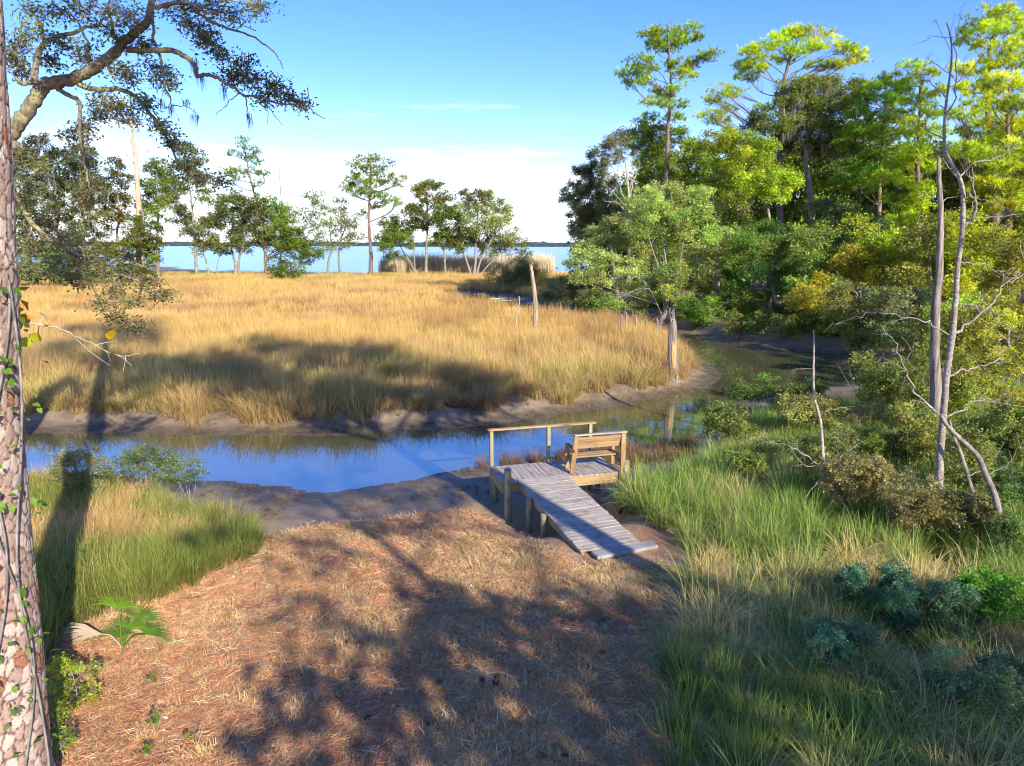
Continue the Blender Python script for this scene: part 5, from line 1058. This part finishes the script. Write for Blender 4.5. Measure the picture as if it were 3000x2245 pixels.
# dry lawn, pine straw, fallen leaves
lw = [clump('lawn_tuft', 60, .058, .14, 1.1, .0075, (0.46, 0.31, 0.14), (0.88, 0.66, 0.32), M['grass'], 2, droop=.8, cv=.3) for _ in range(4)]
lawn_area = wpoly([(560, 1125), (700, 1085), (1000, 1065), (1110, 1130), (1240, 1215), (1440, 1215), (1500, 1240), (1470, 1340), (1440, 1500), (1470, 1900), (-100, 1900), (60, 1600), (90, 1390), (270, 1310), (430, 1240), (535, 1185)], .8)
q = pts_in(lawn_area, 11000); st_ = np.clip(fbm(q[:, 0] * 0.55, q[:, 1] * 0.55, 21) + .25 * (q[:, 0] < -1.2) * sstep(12, 7, q[:, 1]), 0, 1) + rng.normal(0, .08, len(q))
z, ins, d, lwn, fo, ma = height(q[:, 0], q[:, 1], True); ok = (rng.uniform(0, 1, len(q)) < np.where(st_ > .62, .4, 1.0)) & (d > 2.5 + rng.uniform(0, 1.3, len(q))); q = q[ok]; z = z[ok]; n = len(q)
scatter('dry_lawn', lw, np.column_stack([q, z]), rng.uniform(0, 6.28, n), tilts(n, .2), rng.uniform(.6, 1.5, n), np.ones((n, 3)) * (.55 + .75 * fbm(q[:, 0] * 2.1, q[:, 1] * 2.1, 77)[:, None]) * rng.uniform(.85, 1.15, (n, 1)) * (1 + .12 * rng.normal(size=(n, 3)) * [.3, .3, .6]), rng.integers(0, 4, n), 'short dry straw-coloured lawn grass in front of the ramp', 'grass')
def straw_bundle(nn, L_, w, c):
    b = MB(); C_ = rng.normal(0, .10, (nn, 3)) * [1, 1, .06]; C_[:, 2] = np.abs(C_[:, 2]) + .006; D_ = rng.normal(size=(nn, 3)) * [1, 1, .10]
    needles(b, C_, D_, L_ * rng.uniform(.7, 1.2, nn), w, jit(c, nn, .25, .08)); return b.mesh('straw', M['litter'])
stw = [straw_bundle(26, .17, .006, (0.62, 0.29, 0.14)) for _ in range(4)] + [straw_bundle(10, .19, .006, (0.70, 0.52, 0.32)) for _ in range(2)]
q = pts_in(lawn_area, 8000); st_ = np.clip(fbm(q[:, 0] * 0.55, q[:, 1] * 0.55, 21) + .25 * (q[:, 0] < -1.2) * sstep(12, 7, q[:, 1]), 0, 1) + rng.normal(0, .10, len(q))
z, ins, d, lwn, fo, ma = height(q[:, 0], q[:, 1], True); ok = (st_ > .49) & (d > 2.2); q = q[ok]; z = z[ok]; n = len(q)
scatter('pine_straw', stw, np.column_stack([q, z + .004]), rng.uniform(0, 6.28, n), tilts(n, .08), rng.uniform(.7, 1.3, n), np.ones((n, 3)) * rng.uniform(.7, 1.25, (n, 1)), rng.integers(0, 6, n), 'rust-coloured pine straw lying over the lawn', 'pine straw')
def flat_leaf(c):
    b = MB(); leaf_quads(b, np.array([[0, 0, .012]]), .07, .045, np.array([c]), 3.0); return b.mesh('fallen', M['litter'])
fl = [flat_leaf(c) for c in ((0.60, 0.50, 0.38), (0.42, 0.27, 0.16), (0.50, 0.47, 0.44), (0.25, 0.15, 0.09))]
q = pts_in(lawn_area, 1000); z, ins, d, lwn, fo, ma = height(q[:, 0], q[:, 1], True); ok = d > .8; q = q[ok]; z = z[ok]; n = len(q)
scatter('fallen_leaves', fl, np.column_stack([q, z + .008]), rng.uniform(0, 6.28, n), tilts(n, .35), rng.uniform(.4, 1.0, n), np.ones((n, 3)) * rng.uniform(.5, 1.0, (n, 1)), rng.integers(0, 4, n), 'small fallen leaves scattered over the lawn', 'leaves')

# ------------------------------------------------------------------ understory that closes the wood at the right
for k, (x, y, Yc, w, h, lab, c) in enumerate([
    (1790, 560, 48, 70, 60, 'dense green understory tree left of the sapling at the right bank', (0.13, 0.19, 0.03)),
    (1900, 540, 46, 80, 70, 'yellow-green understory tree behind the pale leafless tree', (0.23, 0.27, 0.02)),
    (2010, 560, 42, 80, 75, 'olive understory tree directly behind the pale trunk', (0.16, 0.19, 0.03)),
    (2120, 550, 40, 80, 80, 'lime understory tree right of the pale trunk', (0.26, 0.30, 0.018)),
    (2210, 600, 34, 70, 90, 'golden-leaved understory tree at the right edge', (0.17, 0.17, 0.02)),
    (1860, 660, 40, 70, 45, 'scrubby olive bush on the bank under the golden autumn shrub', (0.15, 0.17, 0.04)),
    (1960, 680, 36, 75, 50, 'grey-green tangled bush left of the dead dark trunk', (0.14, 0.16, 0.05)),
    (2080, 700, 31, 70, 55, 'bright green bush right of the pale trunk at mid height', (0.20, 0.26, 0.03)),
    (2180, 740, 27, 70, 60, 'leafy yellowish bush near the right edge at mid height', (0.24, 0.25, 0.03)),
    (2260, 480, 44, 80, 90, 'dense tree cut by the right edge', (0.20, 0.25, 0.02))]):
    g = np.random.default_rng(400 + k)
    cl = [(x + g.uniform(-.9, .9) * w, y + g.uniform(-1, 1) * h, w * .36, h * .30) for _ in range(16)]
    bank_tree('understory_tree', lab, [(x, y + h * 1.6), (x + 2, y + h), (x - 2, y), (x, y - h * .8)], .16, cl, Yc, 420 + k, Zf=Z0, depth=3, leaf=.2 * Yc / 46 + .02, dens=1.15, col=c, limb_min=.1, bark='bark_grey', group='understory trees at the right', bare=.12)

# ------------------------------------------------------------------ leafless pale tree, dead trunk, leaning stems and sapling on the near right bank
def zz(Zf, *pts): return [Zf(*p) for p in pts]
Yp = float(onground(2755, 1600)[1])
dead_tree('pale_tree', 'tall leafless pale-barked tree with forking limbs on the near right bank', [(2755, 1645), (2748, 1490), (2755, 1320), (2765, 1200), (2775, 1090), (2790, 980), (2800, 870)] + zz(Z9, (560, 1450), (585, 1250), (592, 1050), (565, 950), (500, 830), (490, 750), (490, 650), (510, 480), (530, 300), (520, 180), (500, 125)), .068,
    [(zz(Z9, (592, 1220), (640, 1180), (662, 1110), (650, 1040), (640, 900)), 0.0310), (zz(Z9, (575, 950), (650, 880), (780, 850), (890, 770)), 0.0174), (zz(Z9, (485, 745), (400, 700), (390, 640)), 0.0124), (zz(Z9, (555, 950), (480, 860), (430, 800)), 0.0155),
     (zz(Z9, (495, 640), (560, 450), (545, 200), (585, 70)), 0.0136), (zz(Z9, (500, 530), (430, 460), (360, 425), (270, 370)), 0.0112), (zz(Z9, (545, 420), (430, 335), (390, 310)), 0.0074), (zz(Z9, (555, 450), (640, 370), (720, 280), (830, 230)), 0.0112), (zz(Z9, (525, 200), (430, 205), (330, 240)), 0.0062),
     (zz(Z9, (485, 580), (430, 570), (300, 560), (130, 610)), 0.0087), (zz(Z9, (655, 1175), (770, 1168), (910, 1150)), 0.0112), (zz(Z9, (570, 1410), (700, 1430), (780, 1460), (870, 1475)), 0.0124), (zz(Z9, (660, 1070), (740, 1090), (840, 1125)), 0.0074),
     (zz(ZA, (795, 375), (900, 310), (1020, 210), (1110, 100), (1230, 0), (1330, -90)), 0.0310), (zz(ZA, (755, 650), (800, 620), (880, 590), (1000, 560), (1105, 515), (1110, 470)), 0.0248), (zz(ZA, (740, 860), (690, 830), (640, 790), (560, 770)), 0.0186), (zz(ZA, (700, 840), (590, 740), (540, 620), (490, 500), (440, 400), (380, 330)), 0.0217),
     (zz(ZA, (785, 375), (650, 300), (520, 270), (400, 240), (230, 260), (110, 315)), 0.0136), (zz(ZA, (770, 870), (880, 820), (980, 765), (1240, 810)), 0.0161), (zz(ZA, (850, 190), (1000, 210), (1080, 290), (1240, 350)), 0.0099), (zz(Z9, (520, 270), (450, 130), (430, 110)), 0.0050), (zz(Z9, (520, 180), (550, 70)), 0.0050), (zz(Z9, (510, 480), (620, 400), (700, 300)), 0.0062)], Yp, IDN, 'bark_pale', 501, rtop=.12, sides=12, cat='tree', twig=5)
Yd = 17.5
dead_tree('dead_tree', 'dark weathered branchless dead trunk just left of the pale tree', zz(ZA, (712, 1120), (708, 700), (700, 400), (710, 160)) + zz(Z9, (462, 1500), (468, 1300), (470, 1150), (462, 950), (460, 850)), .14,
    [(zz(Z9, (470, 1100), (500, 1070), (560, 1060)), .02)], Yd, IDN, 'bark_dead', 502, rtop=.30, sides=10, twig=0)
for lab, pts, r, sd in (('grey leaning stem curving up to the pale tree from the right', [(1150, 1650), (1085, 1430), (1010, 1220), (960, 1110), (860, 1010), (780, 930), (735, 860)], .060, 503), ('thinner pinkish leaning stem beside the curved grey one', [(985, 1660), (950, 1420), (900, 1230), (860, 1100), (815, 990), (790, 900)], .045, 504)):
    dead_tree('leaning_tree', lab, zz(ZA, *pts), r, [(zz(ZA, pts[2], (pts[2][0] + 130, pts[2][1] - 60), (pts[2][0] + 220, pts[2][1] - 200)), .012)], Yp - .8 + (sd - 503) * .5, IDN, 'bark_grey', sd, rtop=.5, sides=10, cat='tree', twig=4)
Ys = float(onground(2421, 1515)[1])
dead_tree('sapling', 'thin straight pale sapling standing in the grass right of the bench', zz(Z7, (1145, 955), (1130, 700), (1115, 450), (1080, 300), (1075, 150), (1078, 0), (1075, -60)), .042,
    [(zz(Z7, (1122, 680), (1060, 640), (960, 570), (830, 540)), .014), (zz(Z7, (1120, 690), (1180, 650), (1250, 600), (1310, 560)), .014), (zz(Z7, (1100, 400), (1160, 370), (1300, 350)), .008), (zz(Z7, (1130, 720), (1040, 830), (1000, 900)), .012), (zz(Z7, (1125, 670), (1010, 660), (920, 520)), .010), (zz(Z7, (1082, 150), (1000, 150), (940, 160)), .006), (zz(Z7, (1128, 680), (1290, 720), (1420, 660)), .012)], Ys, IDN, 'twig_pale', 505, rtop=.25, cat='tree', twig=4)
# marsh posts and the split snag on the marsh point
pS = onground(*Z0(1453, 818)); Ysn = float(pS[1])
def snag(name, label, pts, Yc, r, mat, heart=None, sd=1, cat='dead tree'):
    g = np.random.default_rng(sd); P = catmull(trunk_px(pts, Z0, Yc), 26); b0 = P[0].copy(); P[0, 2] -= .2
    root = thing(name, label, cat, b0); n_, m_ = 26, 16; a = np.linspace(0, 2 * np.pi, m_, endpoint=False); V = []
    for i in range(n_):
        t = i / (n_ - 1); rr = r * (1 - .35 * t) * (1 + .10 * np.sin(a * 5 + t * 4) + g.normal(0, .03, m_)) * (1 + .4 * math.exp(-t * 10))
        off = (t > .9) * (np.maximum(0, np.sin(a * 2 + 1)) * r * 3.0 * (t - .9) / .1 - r)[..., None] * np.array([0, 0, 1.0])
        V.append(P[i] + np.stack([np.cos(a) * rr, np.sin(a) * rr, a * 0], 1) + off)
    V = np.concatenate(V); ii = np.arange(n_ - 1)[:, None] * m_ + np.arange(m_); jj = np.arange(n_ - 1)[:, None] * m_ + (np.arange(m_) + 1) % m_
    b = MB(); b.add(V, np.stack([ii, jj, jj + m_, ii + m_], -1).reshape(-1, 4)); e = V[-m_:].mean(0) - [0, 0, r]
    b.add(np.vstack([V[-m_:], e]), np.stack([np.arange(m_), (np.arange(m_) + 1) % m_, np.full(m_, m_)], 1)); tk = part(root, b, 'trunk', mat, True)
    if heart:
        b = MB(); q = P[2:15] + np.array([.0 * r, -r * .62, 0]); tube(b, q, r * .52 * np.sin(np.linspace(.35, np.pi - .2, 13)), 8); hw = part(root, b, 'exposed_heartwood', heart, True); hw.parent = tk
    return root
HEART = bark_mat('orange_heartwood', (0.42, 0.22, 0.07), (0.66, 0.40, 0.16), 9, .1)
snag('split_snag', 'broken dead trunk with orange heartwood showing, on the tip of the marsh', [(1455, 820), (1453, 780), (1452, 740), (1453, 705), (1450, 678)], Ysn, .24, M['bark_dead'], HEART, 510)
Yq = float(onground(*Z0(1157, 735))[1])
snag('leaning_post', 'tall grey weathered dead trunk sticking out of the marsh grass', [(1158, 742), (1157, 700), (1156, 650), (1151, 605), (1146, 570)], Yq, .17, bark_mat('grey_snag', (0.20, 0.15, 0.10), (0.42, 0.34, 0.25), 14, .08, bump=1.0), None, 511)
dead_tree('dead_stick', 'thin white crooked dead stick beside the leaning grey trunk in the marsh', [(1124, 730), (1116, 700), (1117, 675), (1122, 655), (1121, 640)], .055, [], Yq + .5, Z0, 'twig_pale', 512, rtop=.6, cat='stick')
for k, (x, y, h) in enumerate([(1342, 700, 22), (1352, 700, 28), (1373, 704, 24), (1395, 706, 16), (1419, 706, 18)]):
    dead_tree('dead_stick', ['short rotten stub at the left of the row behind the marsh', 'tallest rotten stub of the row behind the marsh', 'reddish crooked stub in the middle of the row behind the marsh', 'lowest stub of the row behind the marsh', 'rightmost stub of the row behind the marsh'][k], [(x, y + 5), (x + 1, y - h * .5), (x - 2, y - h)], .10, [], 43, Z0, 'bark_dead', 520 + k, rtop=.4, cat='stick', group='rotten stubs behind the marsh')
# driftwood in the far channel
for k, (pl, r, lab) in enumerate([([(505, 500), (600, 500), (680, 490)], .14, 'pale driftwood log lying in the far channel'), ([(520, 560), (620, 520), (760, 520), (850, 515)], .10, 'tangled driftwood branches on the far channel mud')]):
    Yc = 74; q = [G(*ZB(x, y), .12) for x, y in pl]; o = thing('driftwood', lab, 'driftwood', q[0]); b = MB(); tube(b, catmull(q, 12), np.linspace(r, r * .4, 12), 7, wob=.15); part(o, b, 'log', M['twig_pale'], True)

# ------------------------------------------------------------------ shrubs on the near banks
def near_shrub(lab, x, y, rx, ry, py, leaf, col, sd, Zf=Z7, dens=1.0, bare=.2, kind='broad', n=18, name='shrub', bark='bark_grey', thick=.014, Yo=0.0):
    """base pixel (x, py) on the ground; crown ellipse around (x, y)"""
    g = np.random.default_rng(sd); p0 = onground(*Zf(x, py)); Yc = float(p0[1]) + Yo
    cl = [(x + g.uniform(-1, 1) * rx * .75, y + g.uniform(-1, 1) * ry * .75, rx * .36, ry * .42) for _ in range(n)]
    cl = clumps_px(cl, Zf, Yc, rx * (Zf(1, 1)[0] - Zf(0, 0)[0]) / F * Yc * 1.4, sd)
    top = at(*Zf(x, y - ry * .6), Yc); base = np.array([top[0], Yc, hz(top[0], Yc)])
    st = [([base + [g.normal(0, .05), g.normal(0, .05), -.05], base * .5 + np.array(c) * .5 + g.normal(0, .08, 3), np.array(c)], thick * .7) for c, r in cl[:4]]
    return make_tree(name, lab, 'shrub', [base, base * .6 + top * .4 + g.normal(0, .05, 3), top], thick, cl, leaf=leaf * 1.15, dens=dens * 1.7, col=tuple(1.35 * q for q in col), bark=bark, stems=st, limb_min=0, seed=sd, bare=bare, kind=kind, nsub=14, group='shrubs on the near banks', limb_r=.05)
near_shrub('feathery green shrub leaning over the creek bend right of the bench', 760, 250, 150, 65, 420, .07, (0.13, 0.19, 0.035), 601, dens=1.2)
near_shrub('fine-leaved green shrub with pale twigs right of the sapling', 1370, 530, 210, 90, 740, .055, (0.17, 0.22, 0.04), 602, dens=1.2)
near_shrub('low green shrub between the bench and the sapling', 880, 560, 150, 60, 720, .055, (0.14, 0.19, 0.04), 603, dens=.9)
near_shrub('bleached leafless brush pile at the far side of the right bank', 1330, 150, 170, 60, 300, .06, (0.3, 0.25, 0.15), 604, kind='none', bare=.9)
near_shrub('tan dry brush in front of the bleached brush pile', 1380, 390, 190, 60, 500, .06, (0.42, 0.32, 0.16), 605, dens=.8)
near_shrub('green and yellow leafy shrub behind the pale tree limbs', 2030, 180, 170, 110, 460, .09, (0.22, 0.25, 0.03), 606, dens=1.1)
near_shrub('olive shrub right of the pale trunk below its lowest limb', 2000, 480, 170, 110, 700, .07, (0.15, 0.18, 0.045), 607, dens=1.0)
near_shrub('dark green glossy shrub at the right edge beside the leaning stems', 2150, 760, 120, 130, 1000, .06, (0.08, 0.15, 0.04), 608, dens=1.6, bare=.05)
near_shrub('dark shrub under the leaning stems at the right edge', 2080, 1050, 130, 120, 1250, .055, (0.09, 0.15, 0.04), 609, dens=1.3, bare=.05)
near_shrub('grey twiggy shrub left of the pale trunk foot', 1520, 760, 200, 110, 960, .05, (0.17, 0.17, 0.06), 610, dens=.6, bare=.4)
near_shrub('yellow-leaved bush at far right above the leaning stems', 2150, 330, 120, 100, 560, .08, (0.30, 0.27, 0.03), 611, dens=1.0)
near_shrub('wispy tall shrub behind the dead dark trunk', 1560, 30, 130, 130, 380, .08, (0.17, 0.20, 0.05), 612, dens=.7, bare=.35)
for k, (x, y, rx, ry, py, lf, c, lab) in enumerate([
    (620, 470, 120, 60, 640, .06, (0.16, 0.20, 0.05), 'green fringe shrub at the water edge behind the bench'),
    (1050, 420, 160, 60, 560, .06, (0.24, 0.24, 0.07), 'olive scrub between the sapling and the creek bend'),
    (1150, 640, 150, 70, 820, .055, (0.18, 0.20, 0.06), 'tangled grey-green scrub around the foot of the sapling'),
    (1620, 560, 140, 90, 760, .06, (0.20, 0.22, 0.05), 'yellow-green scrub just left of the pale trunk'),
    (1880, 700, 130, 110, 920, .06, (0.17, 0.20, 0.05), 'olive scrub just right of the pale trunk'),
    (1300, 800, 170, 80, 980, .05, (0.26, 0.22, 0.09), 'tan and green scrub in the middle of the right bank'),
    (1620, 950, 150, 90, 1120, .05, (0.22, 0.19, 0.08), 'brownish scrub left of the pale trunk foot'),
    (1930, 980, 130, 90, 1150, .05, (0.20, 0.19, 0.07), 'brown-green scrub behind the leaning stems'),
    (1780, 300, 140, 110, 560, .08, (0.21, 0.24, 0.04), 'leafy scrub behind the pale trunk at mid height'),
    (1480, 260, 150, 80, 480, .08, (0.19, 0.22, 0.05), 'loose green scrub between the brush pile and the dead trunk'),
    (2180, 560, 110, 110, 800, .07, (0.15, 0.20, 0.04), 'green scrub at the right edge above the glossy shrub'),
    (1000, 320, 130, 50, 450, .06, (0.15, 0.20, 0.04), 'low green scrub at the creek bend behind the sapling'),
    (720, 700, 110, 50, 800, .05, (0.20, 0.24, 0.05), 'small bright scrub right of the bench post'),
    (1900, 60, 140, 110, 420, .09, (0.23, 0.25, 0.04), 'airy yellow-green scrub right of the pale trunk fork')]):
    near_shrub(lab, x, y - ry * .5, rx * 1.2, ry * 1.8, py, lf * 1.2, c, 650 + k, dens=1.35, bare=.25, n=28)
for k, (x, y, w, h, c) in enumerate([(1535, 705, 36, 26, (0.13, 0.19, 0.03)), (1590, 712, 34, 24, (0.15, 0.18, 0.03)), (1645, 716, 36, 28, (0.11, 0.16, 0.03)), (1700, 724, 36, 26, (0.17, 0.19, 0.03)), (1755, 734, 36, 30, (0.13, 0.18, 0.035)), (1810, 742, 38, 32, (0.21, 0.22, 0.03)), (1870, 750, 40, 34, (0.15, 0.18, 0.04)), (1480, 698, 30, 20, (0.14, 0.18, 0.03))]):
    near_shrub(['bank-top bush hanging over the far mud beside the split snag', 'second bank-top bush right of the split snag', 'dark bank-top bush under the glossy oak', 'olive bank-top bush right of the glossy oak', 'green bank-top bush left of the sapling', 'yellow-green bank-top bush behind the sapling', 'grey-green bank-top bush right of the sapling', 'small bank-top bush left of the split snag'][k], x, y - h * .7, w, h, y, .16, c, 680 + k, Zf=Z0, dens=1.2, bare=.12, thick=.04, name='bank_bush')
near_shrub('blue-green juniper mound in the shaded grass at lower right', 1400, 240, 210, 150, 420, .04, (0.08, 0.165, 0.085), 613, Zf=Z8, n=26, dens=2.0, bare=0, bark='bark_grey')
near_shrub('larger blue-green juniper right of the first mound', 1720, 340, 250, 150, 540, .04, (0.075, 0.16, 0.08), 614, Zf=Z8, n=28, dens=2.0, bare=0, bark='bark_grey')
near_shrub('pale blue-green low bush in the middle of the shaded grass', 1190, 520, 230, 130, 720, .036, (0.12, 0.21, 0.11), 615, Zf=Z8, n=26, dens=1.7, bare=0, bark='bark_grey')
near_shrub('bright green fern-like bush at the right edge of the shaded grass', 2060, 280, 210, 150, 500, .06, (0.12, 0.26, 0.03), 616, Zf=Z8, n=24, dens=1.8, bare=0, bark='bark_grey')
near_shrub('grey-green thicket at the lower right corner', 1950, 740, 300, 200, 1000, .04, (0.11, 0.19, 0.085), 617, Zf=Z8, n=26, dens=1.1, bare=.2, bark='bark_grey')
near_shrub('wispy wax myrtle standing before the water on the left bank', 850, 1190, 230, 140, 1420, .055, (0.14, 0.18, 0.055), 620, Zf=Z5, dens=.9, bare=.3)
near_shrub('brownish dog fennel clump beside the big pine on the left bank', 470, 1200, 190, 160, 1420, .05, (0.22, 0.22, 0.08), 621, Zf=Z5, dens=1.0, bare=.2)
near_shrub('small leafy twig bush reaching over the mud on the left bank', 1130, 1180, 150, 85, 1400, .055, (0.13, 0.19, 0.05), 622, Zf=Z5, dens=.7, bare=.4)
near_shrub('feathery yellow-green weed at the foot of the big pine', 420, 1000, 170, 130, 1150, .045, (0.22, 0.26, 0.03), 623, Zf=Z6, dens=1.1, bare=.1, bark='bark_grey')
near_shrub('feathery green weed below the first at the foot of the big pine', 330, 1270, 90, 160, 1440, .04, (0.17, 0.24, 0.03), 624, Zf=Z6, dens=1.0, bare=.1, bark='bark_grey')
for k, (x, y, h) in enumerate([(905, 1220, 90), (870, 1400, 60), (900, 970, 45), (1120, 1320, 50)]):
    near_shrub(['tallest little pine seedling on the sunny lawn', 'bushy weed seedling near the bottom of the sunny lawn', 'small olive weed tuft on the upper sunny lawn', 'pale olive weed tuft right of the seedlings on the lawn'][k], x, y, 36, h * .5, y + h * .6, .03, [(0.13, 0.20, 0.03), (0.14, 0.20, 0.03), (0.20, 0.20, 0.05), (0.24, 0.24, 0.06)][k], 630 + k, Zf=Z6, dens=1.0, bare=.1, n=6, name='weed', thick=.006)

# ------------------------------------------------------------------ palmetto, sticks, cones
def palmetto():
    base = onground(*Z6(720, 800)); root = thing('palmetto', 'dwarf palmetto with green fans and one dry pale fan on the left bank', 'plant', base); g = np.random.default_rng(3)
    for k, (tx, ty, c, L_, dead) in enumerate([(700, 570, (0.20, 0.36, 0.03), .42, 0), (820, 640, (0.13, 0.27, 0.03), .45, 0), (860, 720, (0.10, 0.22, 0.03), .42, 0), (700, 740, (0.10, 0.20, 0.03), .40, 0), (760, 690, (0.15, 0.30, 0.03), .4, 0), (560, 690, (0.62, 0.50, 0.36), .55, 1)]):
        hub = at(*Z6(tx if not dead else 600, ty if not dead else 720), base[1] + g.uniform(-.15, .15)); hub[2] = max(hub[2], base[2] + .12)
        b = MB(); tube(b, catmull([base, (base + hub) / 2 + [0, 0, .08], hub], 6), np.linspace(.012, .008, 6), 5, col=c)
        d0 = np.array([-1, -.1, .25]) if dead else unit(hub - base + [0, -.1, .25]); sd_ = unit(np.cross(d0, [0, 1, .3]))
        for a in np.linspace(-1.25, 1.25, 17) * (.45 if dead else 1):
            d = unit(d0 * math.cos(a) + sd_ * math.sin(a)); m = hub + d * L_ * .5; e = hub + d * L_ * g.uniform(.85, 1.1) + [0, 0, -.10]; n_ = unit(np.cross(d, [0, 1, 0])) * .010
            cc = np.clip(np.array(c) * g.uniform(.8, 1.2), 0, .9); b.add([hub - n_ * .3, hub + n_ * .3, m + n_, e, m - n_], [[0, 1, 2], [0, 2, 4], [4, 2, 3]], cc)
        o = part(root, b, 'fan_leaf', M['leaf'])
        if dead: o['label'] = 'dry bleached fan leaf'
palmetto()
sticks = [(ZC, [(60, 605), (140, 595), (210, 545)], .012, 'pale forked stick near the left sedge', 'twig_pale'), (ZC, [(150, 625), (250, 615), (340, 605)], .010, 'pale straight twig below the forked stick on the lawn', 'twig_pale'),
    (ZC, [(665, 1290), (720, 1265), (810, 1248)], .017, 'dark curved stick on the shaded lawn', 'bark_dead'), (ZC, [(930, 1420), (980, 1418), (1030, 1430)], .022, 'thick brown bark piece on the shaded lawn', 'bark_pine'),
    (ZC, [(1100, 1640), (1180, 1615), (1270, 1618)], .009, 'thin curved twig at the bottom edge of the lawn', 'bark_dead'), (ZC, [(1150, 1265), (1230, 1268)], .010, 'short grey twig in the middle of the shaded lawn', 'bark_grey'),
    (ZC, [(1175, 1380), (1210, 1395)], .014, 'stubby dark twig below the middle of the shaded lawn', 'bark_dead'), (ZC, [(745, 945), (780, 975)], .008, 'small pale twig near the dappled edge of the lawn', 'twig_pale'), (ZC, [(520, 590), (600, 612)], .008, 'thin dark twig on the dappled lawn', 'bark_dead')]
for Zf, pl, r, lab, mt in sticks:
    q = [onground(*Zf(*p)) + [0, 0, r * .8] for p in pl]; o = thing('stick', lab, 'stick', q[0], 'sticks lying on the near bank'); b = MB(); c = catmull(q, 10); c[1:-1] += rng.normal(0, r * .5, (8, 3)); tube(b, c, np.linspace(r, r * .5, 10), 6, wob=.15); part(o, b, 'wood', M[mt], True)
    if r < .02 and len(pl) > 2: b = MB(); tube(b, [c[4], c[4] + [.12, .1, .03]], [r * .6, r * .3], 5); part(o, b, 'side_twig', M[mt], True)
# pine cones
def cone_mesh():
    b = MB(); g = np.random.default_rng(2)
    tube(b, [[0, 0, 0], [0, 0, .07]], [.012, .006], 6, (0.12, 0.07, 0.04))
    for i in range(46):
        t = i / 46; a = i * 2.4; r = .032 * math.sin(.35 + t * 2.5); p = np.array([math.cos(a) * r, math.sin(a) * r, t * .075]); o_ = np.array([math.cos(a), math.sin(a), .4]) * .012; s_ = np.array([-math.sin(a), math.cos(a), 0]) * .008
        b.add([p - o_ - s_, p - o_ + s_, p + o_ + s_ * .6, p + o_ - s_ * .6], [[0, 1, 2, 3]], (0.20 * g.uniform(.7, 1.2), 0.115, 0.065))
    return b.mesh('pine_cone', M['colour'])
cm_ = cone_mesh()
for k, (x, y) in enumerate([(850, 880), (575, 985), (560, 1280), (1310, 1185), (1410, 1170), (1560, 1160), (1320, 1240), (1370, 1205), (1970, 875), (1975, 1045), (1740, 885), (1065, 1205), (705, 1390), (1630, 1590), (1745, 1600)]):
    p = onground(*ZC(x, y)); o = obj_mesh('pine_cone', cm_, None, p + [0, 0, .03], (R(90), random.uniform(-.3, .3), random.uniform(0, 6.28)), [random.uniform(.9, 1.3)] * 3); tag(o, 'dark pine cone lying on the lawn', 'pine cone', 'pine cones on the lawn')
